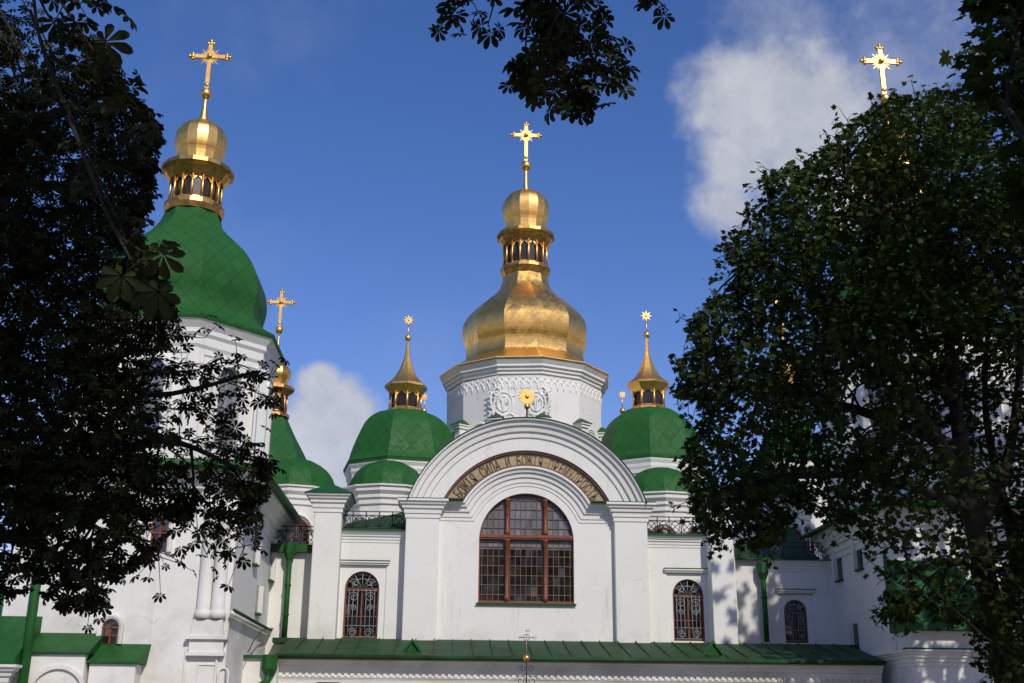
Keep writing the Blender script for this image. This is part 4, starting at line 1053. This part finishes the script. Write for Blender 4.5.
def vnoise(P, scale, seed):
    """smooth value noise in 3D for clumping"""
    r = np.random.default_rng(seed); T = r.random((32, 32, 32)); q = P*scale+100
    i = np.floor(q).astype(int); f = q-i; f = f*f*(3-2*f); out = 0
    for dx in (0, 1):
        for dy in (0, 1):
            for dz in (0, 1):
                w = np.where(dx, f[:, 0], 1-f[:, 0])*np.where(dy, f[:, 1], 1-f[:, 1])*np.where(dz, f[:, 2], 1-f[:, 2])
                out = out+w*T[(i[:, 0]+dx) % 32, (i[:, 1]+dy) % 32, (i[:, 2]+dz) % 32]
    return out
def clumps(centres, per, spread, flat=.6):
    n = len(centres); o = rng.normal(0, 1, (n*per, 3))*spread; o[:, 2] *= flat
    P = np.repeat(centres, per, axis=0)+o
    out = o/(np.linalg.norm(o, axis=1)[:, None]+1e-6); return P, out
def volume_from_outline(poly, Yc, thick_px, n, holes=(), clump_scale=.7, thr=.42, seed=3, ymin=None):
    """crown volume: the photo's outline at distance Yc, rounded in depth"""
    P = np.array(poly); lo, hi = P.min(0), P.max(0); res = []; tot = 0
    while tot < n:
        xy = rng.uniform(lo, hi, (n*2, 2)); s = poly_sdf(xy, poly); k = s > 0; xy, s = xy[k], s[k]
        for (hx, hy, hr, hp) in holes:
            dd = np.hypot(xy[:, 0]-hx, xy[:, 1]-hy); k = (dd > hr) | (rng.random(len(xy)) > hp); xy, s = xy[k], s[k]
        mpx = Yc/1100.0
        th = np.sqrt(np.clip(1-(1-np.clip(s/thick_px, 0, 1))**2, 0, 1))*thick_px*mpx
        Y = Yc+rng.uniform(-1, 1, len(xy))*th
        # spread in depth while keeping the size: move along the view ray
        Q = unproj(xy, np.clip(Y, ymin or 1, None)); c = vnoise(Q, clump_scale, seed); k = c > thr; res.append(Q[k]); tot += k.sum()
    return np.concatenate(res)[:n]
def masses(poly, Yc, thick_px, holes, rmax_px, n_try, gap, per, m_scale, keep=None, seed=1, shell=.55):
    """foliage masses packed inside the outline: big ones inside, small ones out to the edge, gaps between"""
    Q = volume_from_outline(poly, Yc, thick_px, n_try, holes, .75, .40, seed)
    d = Q-EYE; z = d@fw; xy = np.stack([W/2+F*(d@rt)/z, H/2-F*(d@up)/z], 1); s = poly_sdf(xy, poly)
    for (hx, hy, hr, hp) in holes: s = np.minimum(s, np.maximum(np.hypot(xy[:, 0]-hx, xy[:, 1]-hy)-hr*.5, 4))
    rp = np.clip(s*1.0, 6, rmax_px)*rng.uniform(.6, 1.0, len(s)); rm = rp*z/F
    if keep is not None: k = rng.random(len(s)) < keep(xy); Q, rm = Q[k], rm[k]
    order = np.argsort(-rm+rng.normal(0, .12, len(rm))); C = np.empty((len(rm), 3)); Rr = np.empty(len(rm)); m = 0
    for i in order:
        d2 = ((C[:m]-Q[i])**2).sum(1)
        if m and (d2 < (gap*(Rr[:m]+rm[i])*.5+.02)**2).any(): continue
        C[m] = Q[i]; Rr[m] = rm[i]; m += 1
    C, Rr = C[:m], Rr[:m]
    P = []; O = []
    for c, r in zip(C, Rr):
        n = max(6, int(per*(r/m_scale)**2)); v = rng.normal(0, 1, (n, 3)); v /= np.linalg.norm(v, axis=1)[:, None]
        v[:, 2] = np.abs(v[:, 2])*np.where(rng.random(n) < .7, 1, -1)
        q = v*(shell+(1.3-shell)*rng.random((n, 1))**1.3)*r*np.array([1, 1, .68]); lump = vnoise(c+q, 1.3/r, seed+7)
        k = lump > .40; P.append((c+q)[k]); O.append(v[k])
    return C, np.concatenate(P), np.concatenate(O)
def limb(m, pts, r0, r1, jit=.0):
    n = len(pts); q = smooth_prof3(pts, 5); rr = np.linspace(r0, r1, len(q))
    m.tube(q, list(rr), 8)
def smooth_prof3(p, k):
    p = [np.array(a, float) for a in p]; out = []; n = len(p)
    for i in range(n-1):
        a, b, c, d = p[max(0, i-1)], p[i], p[i+1], p[min(n-1, i+2)]
        for j in range(k):
            t = j/k; out.append(.5*(2*b+(c-a)*t+(2*a-5*b+4*c-d)*t*t+(3*b-a-3*c+d)*t**3))
    return out+[p[-1]]
def twigs(m, targets, hubs, r0=.035, r1=.008, sag=.15):
    """thin branches from the nearest limb point to sampled leaf clumps"""
    hubs = np.array(hubs)
    for t in targets:
        d = np.linalg.norm(hubs-t, axis=1); h = hubs[np.argmin(d+rng.random(len(d))*.6)]
        mid = (h+t)/2+rng.normal(0, .12, 3)*np.linalg.norm(t-h)*.5; mid[2] += sag
        m.tube(smooth_prof3([h, mid, t], 4), list(np.linspace(r0, r1, 9)), 5)

def sprays(tree, hangs, Y, leaf, w, hubs=None):
    """hanging boughs: pixel polylines with density; returns leaf centres"""
    C = []; O = []
    for pts, n, spread in hangs:
        q = np.array([unproj(np.array([[x, y]]), [Y+d])[0] for x, y, d in pts])
        line = np.array(smooth_prof3(list(q), 6)); w.tube(line, list(np.linspace(.011, .004, len(line))), 6)
        i = rng.integers(int(len(line)*.15), len(line), n)
        o = rng.normal(0, spread, (n, 3)); p = line[i]+o; C.append(p); O.append(o/(np.linalg.norm(o, axis=1)[:, None]+1e-6))
        for k in range(0, n, 2): w.tube([line[i[k]], (line[i[k]]+p[k])/2+np.array([0, 0, .02]), p[k]], [.006, .004, .003], 4)
    return np.concatenate(C), np.concatenate(O)
# left horse chestnut ---------------------------------------------------------
LY = 13.0
left_poly = [(-140, -60), (40, -60), (90, -10), (92, 20), (112, 60), (125, 92), (148, 108), (160, 135), (152, 170), (150, 200), (138, 235), (150, 262), (168, 300), (185, 325), (215, 338), (262, 358), (278, 385), (272, 402), (240, 400), (232, 420),
             (262, 452), (272, 478), (256, 495), (258, 520), (236, 528), (246, 550), (212, 562), (196, 535), (176, 512), (165, 548), (150, 560), (128, 572), (110, 588), (92, 612), (66, 608), (40, 596), (0, 606), (-140, 612)]
t = empty('chestnut_tree', (-7.2, LY+.8, 0)); tag(t, 'big shaded horse chestnut filling the left edge before the left tower', 'tree')
holes = [(205, 360, 22, .9), (230, 428, 20, .85), (158, 525, 14, .9), (212, 400, 15, .9), (15, 150, 14, .5), (60, 580, 14, .6), (190, 440, 10, .7), (110, 520, 12, .5), (205, 505, 14, .6), (30, 250, 10, .6), (40, 500, 14, .4)]
holes += [(30, 588, 18, .9), (75, 560, 14, .8), (130, 548, 12, .8), (95, 520, 10, .6), (10, 545, 12, .6), (225, 350, 14, .9), (180, 355, 12, .8), (215, 445, 16, .9), (190, 480, 14, .8), (230, 500, 12, .8), (150, 470, 10, .6), (178, 420, 10, .7), (120, 555, 10, .7), (195, 535, 14, .9), (225, 540, 10, .7)]
cent, P, out = masses(left_poly, LY, 130, holes, 23, 9000, .78, 9, .24, lambda q: np.where(((q[:, 0] > 150) & (q[:, 1] > 325)) | (q[:, 1] > 515), .48, 1.0), 5)
w = MB()
sp_ = [([(120, 370, 0), (185, 372, 0), (230, 362, -.1), (268, 380, -.1)], 60, .13), ([(200, 372, 0), (235, 385, -.1), (272, 398, -.1)], 44, .11), ([(140, 400, 0), (180, 410, 0), (225, 408, 0)], 30, .13), ([(190, 385, -.1), (212, 415, -.1), (232, 428, -.1)], 26, .10),
       ([(130, 430, 0), (190, 440, 0), (240, 455, 0), (262, 472, 0)], 60, .15), ([(170, 450, 0), (215, 480, 0), (258, 490, 0)], 60, .15), ([(180, 470, .1), (205, 500, .1), (225, 530, .1), (245, 546, .1)], 52, .14), ([(160, 480, 0), (190, 520, 0), (208, 558, 0)], 46, .13),
       ([(120, 500, 0), (150, 530, 0), (160, 560, 0)], 40, .14), ([(60, 560, 0), (90, 580, 0), (100, 606, 0)], 36, .13), ([(225, 470, .1), (245, 500, .1), (256, 520, .1)], 34, .12), ([(120, 330, 0), (165, 335, 0), (205, 338, 0)], 36, .13), ([(215, 440, 0), (240, 440, 0), (258, 455, 0)], 22, .10)]
Cs, Os = sprays(t, sp_, LY-.3, .1, w)
P = np.concatenate([P, Cs]); out = np.concatenate([out, Os])
place_leaves(CHEST, P, .105, out, 'crown', 'chestnut', t, .6, .5)
base = (-7.2, LY+.8, 0)
limb(w, [base, (-7.1, LY+.7, 2.2), (-6.8, LY+.4, 4.2), (-6.9, LY+.3, 7), (-6.5, LY, 10.5)], .38, .08)
hub = []
for tp, r_ in (([(-6.8, LY+.4, 4.0), unproj(np.array([[60, 470]]), [LY])[0], unproj(np.array([[160, 440]]), [LY-.3])[0], unproj(np.array([[240, 470]]), [LY-.5])[0]], .065),
               ([(-6.9, LY+.3, 5.0), unproj(np.array([[70, 360]]), [LY+.3])[0], unproj(np.array([[150, 395]]), [LY])[0], unproj(np.array([[255, 372]]), [LY])[0]], .055),
               ([(-6.9, LY+.3, 6.0), unproj(np.array([[60, 260]]), [LY])[0], unproj(np.array([[130, 200]]), [LY])[0]], .06),
               ([(-6.8, LY+.2, 3.6), unproj(np.array([[20, 540]]), [LY-.4])[0], unproj(np.array([[90, 590]]), [LY-.6])[0]], .08),
               ([(-6.7, LY+.1, 7.5), unproj(np.array([[50, 120]]), [LY])[0], unproj(np.array([[110, 90]]), [LY-.2])[0]], .09)):
    limb(w, tp, r_, .02); hub += smooth_prof3(tp, 6)
twigs(w, cent[rng.permutation(len(cent))[:260]], hub, .022, .006, .08)
w.build('trunk', 'bark', t)

# right maple -------------------------------------------------------------------
RY = 19.0
right_poly = [(674, 396), (688, 378), (674, 364), (700, 346), (688, 326), (712, 300), (738, 292), (736, 272), (722, 258), (728, 236), (752, 214), (768, 196), (762, 180), (778, 168), (802, 166), (826, 148), (846, 124), (872, 110), (892, 100), (912, 94), (936, 90), (956, 98), (976, 104),
              (1000, 94), (1120, 90), (1160, 300), (1160, 720), (1010, 720), (985, 660), (986, 632), (950, 622), (925, 600), (908, 622), (884, 616), (890, 592), (878, 560), (852, 520), (838, 528), (805, 505), (790, 520), (768, 545), (752, 552), (746, 528), (716, 542), (704, 526), (690, 505), (684, 472), (690, 440), (708, 412), (690, 400)]
t = empty('maple_tree', (X(1018, 680, RY), RY, 0)); tag(t, 'dark leafy maple covering the right tower, its top in sun', 'tree')
holes = [(858, 400, 20, .93), (868, 425, 16, .93), (790, 372, 9, .8), (770, 308, 7, .8), (908, 180, 6, .5), (842, 215, 12, .6), (905, 570, 24, .8), (880, 590, 16, .8), (945, 545, 12, .6), (1005, 410, 12, .6), (950, 355, 12, .5), (985, 610, 14, .6), (870, 245, 12, .5), (720, 430, 10, .5), (930, 590, 18, .7), (730, 455, 10, .4), (745, 500, 12, .4), (950, 430, 10, .5), (835, 300, 10, .5)]
cent, P, out = masses(right_poly, RY, 120, holes, 26, 14000, .80, 38, .42, None, 9)
edge_s = []                                   # short shoots standing out of the outline
rp_ = np.array(right_poly, float); cen = rp_.mean(0)
for i in range(len(rp_)):
    a_, b_ = rp_[i], rp_[(i+1) % len(rp_)]; L_ = np.linalg.norm(b_-a_); nn_ = np.array([b_[1]-a_[1], -(b_[0]-a_[0])])/max(L_, 1)
    for q_ in np.arange(.1, 1, 11/max(L_, 11)):
        p0_ = a_+(b_-a_)*q_
        if p0_[0] > 1010 or rng.random() < .25: continue
        e_ = nn_*rng.uniform(3, 15)+np.array([rng.normal(0, 4), rng.normal(2, 3)]); dy_ = rng.uniform(-.5, .5)
        edge_s.append(([(*(p0_-nn_*16), dy_), (*p0_, dy_), (*(p0_+e_), dy_)], int(rng.integers(7, 16)), .075))
w_e = MB(); Ce, Oe = sprays(t, edge_s, RY, .1, w_e)
P = np.concatenate([P, Ce]); out = np.concatenate([out, Oe])
place_leaves(MAPLE, P, .105, out, 'crown', 'maple', t, .8, .8)
w = w_e; A = lambda x, y, d=0: unproj(np.array([[x, y]]), [RY+d])[0]
b0 = np.array([X(1018, 680, RY), RY, 0])
limb(w, [b0, A(1012, 683), A(988, 590), A(968, 490), A(955, 400, .3), A(945, 300, .3), A(935, 200)], .27, .05)
hub = smooth_prof3([A(988, 590), A(968, 490), A(955, 400, .3), A(945, 300, .3), A(935, 200)], 5)
for tp, r_ in (([A(968, 490), A(930, 430, -.4), A(880, 360, -.8), A(820, 300, -.6), A(765, 255)], .15), ([A(962, 450), A(900, 425, .5), A(840, 405, .6), A(760, 390), A(700, 385, -.3)], .13),
               ([A(950, 400), A(900, 310, -.5), A(860, 220), A(840, 160)], .11), ([A(975, 530), A(1005, 470, .5), A(1020, 360, .6), A(1010, 220)], .14),
               ([A(972, 510), A(920, 490, -.8), A(850, 475, -1.2), A(770, 480, -.8), A(710, 500)], .10), ([A(982, 570), A(940, 560, -.6), A(905, 575, -.9)], .06),
               ([A(1000, 640, .5), A(1016, 560, .8), A(998, 480, 1), A(985, 400, 1), A(990, 300, 1)], .15)):
    limb(w, tp, r_, .025); hub += smooth_prof3(tp, 6)
twigs(w, cent[rng.permutation(len(cent))[:420]], hub, .03, .008, .1)
w.build('trunk', 'bark', t)

# overhead chestnut whose boughs hang into the picture -----------------------------
t = empty('chestnut_tree', (5.2, -5.0, 0)); tag(t, 'overhead horse chestnut whose dark bough hangs in from the top centre', 'tree')
w = MB()
hub0 = np.array([1.5, 3.0, 8.5])
HY = 7.2
main = [[(560, -60, 0), (565, 10, 0), (560, 60, .1), (572, 90, .1), (576, 112, .1)], [(560, -30, 0), (530, 20, 0), (525, 60, 0), (520, 85, 0)], [(500, -60, 0), (480, -10, .2), (460, 5, .2), (447, 20, .2)],
        [(560, -20, .2), (600, 20, .2), (610, 60, .2), (614, 88, .2)], [(600, -60, .2), (636, -20, .2), (655, -2, .2), (668, 10, .2)], [(560, 10, -.2), (540, 60, -.2), (548, 95, -.2)], [(500, -60, 0), (495, -5, 0), (488, 25, 0)], [(560, 20, 0), (590, 50, 0), (590, 90, 0)], [(545, -30, .1), (550, 20, .1), (560, 50, .1)]]
dens = [56, 44, 20, 38, 18, 34, 9, 34, 50]
C, O = sprays(t, [(m_, n_, .062) for m_, n_ in zip(main, dens)], HY, .13, w)
# sprigs of the same tree in front of the left mass
LHY = 6.0
left_s = [([(20, -60, 0), (45, 10, 0), (75, 40, 0), (104, 42, 0)], 6, .02), ([(30, -60, 0), (60, -10, .1), (80, 8, .1)], 30, .10), ([(60, 0, 0), (100, 60, 0), (140, 110, 0), (160, 128, 0)], 14, .05),
          ([(70, 120, 0), (110, 220, 0), (140, 250, 0), (162, 252, 0)], 6, .03), ([(110, 220, 0), (140, 275, 0), (160, 290, 0)], 6, .03), ([(30, 10, .2), (60, 90, .2), (100, 180, .2), (130, 250, .2)], 24, .12)]
C2, O2 = sprays(t, left_s, LHY, .14, w)
place_leaves(CHEST, np.concatenate([C, C2]), .115, np.concatenate([O, O2]), 'hanging_leaves', 'chestnut', t, .6, .5)
big = np.array([unproj(np.array([[x, y]]), [LHY-.3])[0] for x, y in ((105, 42), (163, 254), (158, 292), (122, 276))])
place_leaves(CHEST, big, .165, EYE-big+rng.normal(0, 1.5, big.shape), 'hanging_leaves', 'chestnut', t, .45, 1.2)
limb(w, [(5.2, -5, 0), (5.1, -4.8, 3), (4.6, -4.2, 6), (4, -3.5, 10), (3.5, -3, 15)], .42, .12)
limb(w, [(4.7, -4.4, 5.5), (3.2, -1, 7.8), (1.5, 3.0, 8.5), unproj(np.array([[560, -60]]), [HY])[0]], .20, .025)
limb(w, [(1.5, 3.0, 8.5), (-.5, 4.5, 7.9), unproj(np.array([[20, -60]]), [LHY])[0]], .09, .012)
limb(w, [(1.6, 2.8, 8.5), unproj(np.array([[500, -60]]), [HY])[0]], .05, .02); limb(w, [(1.6, 2.8, 8.5), unproj(np.array([[600, -60]]), [HY+.2])[0]], .05, .02)
limb(w, [unproj(np.array([[30, -50]]), [LHY])[0], unproj(np.array([[40, 40]]), [LHY])[0], unproj(np.array([[75, 130]]), [LHY])[0], unproj(np.array([[110, 222]]), [LHY])[0]], .012, .005)
def ball_crown(c, rad, n, per, spread, scale, thr, seed):
    p = rng.normal(0, 1, (n*3, 3)); p /= np.linalg.norm(p, axis=1)[:, None]; p *= rng.uniform(.35, 1, (n*3, 1))**.5
    p = p*np.array(rad)+np.array(c); k = vnoise(p, scale, seed) > thr; p = p[k][:n]; return p
def clear_view(P, margin=40):
    d = P-EYE; z = d@fw; x = W/2+F*(d@rt)/np.maximum(z, .01); y = H/2-F*(d@up)/np.maximum(z, .01)
    return ~((z > .2) & (x > -margin) & (x < W+margin) & (y > -margin) & (y < H+margin))
cent = ball_crown((1.5, -2.5, 14), (8, 7.5, 6), 1500, 7, .3, .4, .38, 21)
P, out = clumps(cent, 8, .35); k = clear_view(P, 60)
place_leaves(CHEST, P[k], .26, out[k], 'crown', 'chestnut', t)
for k in range(9):
    q = cent[k*20]; limb(w, [(4.2, -3.7, 8+.6*k), ((4.2+q[0])/2, (-3.7+q[1])/2, q[2]*.5+5), q], .12, .03)
w.build('trunk', 'bark', t)

# second maple by the right edge ------------------------------------------------
t = empty('maple_tree', (14.5, 9.0, 0)); tag(t, 'nearer maple reaching in at the top right corner of the view', 'tree')
w = MB(); limb(w, [(14.5, 9, 0), (14.4, 9, 4), (14.0, 8.8, 9), (13.6, 8.5, 14), (13.4, 8.2, 20)], .45, .1)
EY = 12.0
corner_poly = [(966, 8), (976, -40), (1150, -60), (1150, 420), (1066, 360), (1048, 250), (1022, 180), (1010, 104), (994, 92), (983, 100), (970, 92), (984, 74), (968, 72), (972, 50), (995, 30), (976, 26)]
cent2 = volume_from_outline(corner_poly, EY, 90, 360, [], .8, .36, 31)
P, out = clumps(cent2, 11, .14)
cent = ball_crown((13.2, 6.5, 13.0), (7, 6.5, 6), 1600, 7, .3, .4, .34, 41)
P2, out2 = clumps(cent, 9, .38); k = clear_view(P2, -20)
place_leaves(MAPLE, np.concatenate([P, P2[k]]), .17, np.concatenate([out, out2[k]]), 'crown', 'maple', t)
for k in range(10):
    q = cent[k*25]; limb(w, [(14, 8.8, 6+1.0*k), ((14+q[0])/2, (8.8+q[1])/2, (q[2]+6+k)/2+.5), q], .13, .03)
twigs(w, cent2[:50], [unproj(np.array([[1040, 60]]), [EY])[0], unproj(np.array([[1060, 160]]), [EY])[0], unproj(np.array([[1020, 20]]), [EY])[0]], .02, .006)
limb(w, [(13.9, 8.8, 9), unproj(np.array([[1080, 150]]), [EY-1])[0], unproj(np.array([[1020, 20]]), [EY])[0]], .1, .02)
w.build('trunk', 'bark', t)

# row of trees across the square behind the viewer (they shade it and show in the gilding and the glass)
labels = ['broad lime tree across the square, nearest to the left end', 'tall lime tree across the square with a narrow crown', 'round lime tree in the middle across the square', 'spreading lime tree across the square to the right', 'squat lime tree at the right end across the square', 'dense lime tree beside the path at the far left', 'dense lime tree on the lawn to the right, near the right tower']
for k, (x, y, r_, hgt) in enumerate([(-26, -34, 8, 15), (-9, -40, 6.5, 19), (10, -44, 8, 16), (27, -36, 8.5, 18), (46, -30, 8, 14), (-14, -12, 6, 15), (20.0, 26, 5.0, 22)]):
    t = empty('lime_tree', (x, y, 0)); tag(t, labels[k], 'tree', 'trees across the square')
    cent = ball_crown((x, y, hgt*.6), (r_, r_, hgt*.42), 420, 7, .3, .3, .36, 60+k)
    P, out = clumps(cent, 7, .6)
    place_leaves(MAPLE, P, .48, out, 'crown', 'maple', t)
    w = MB(); limb(w, [(x, y, 0), (x+.1, y, hgt*.3), (x, y+.2, hgt*.8)], .4, .1); w.build('trunk', 'bark', t)
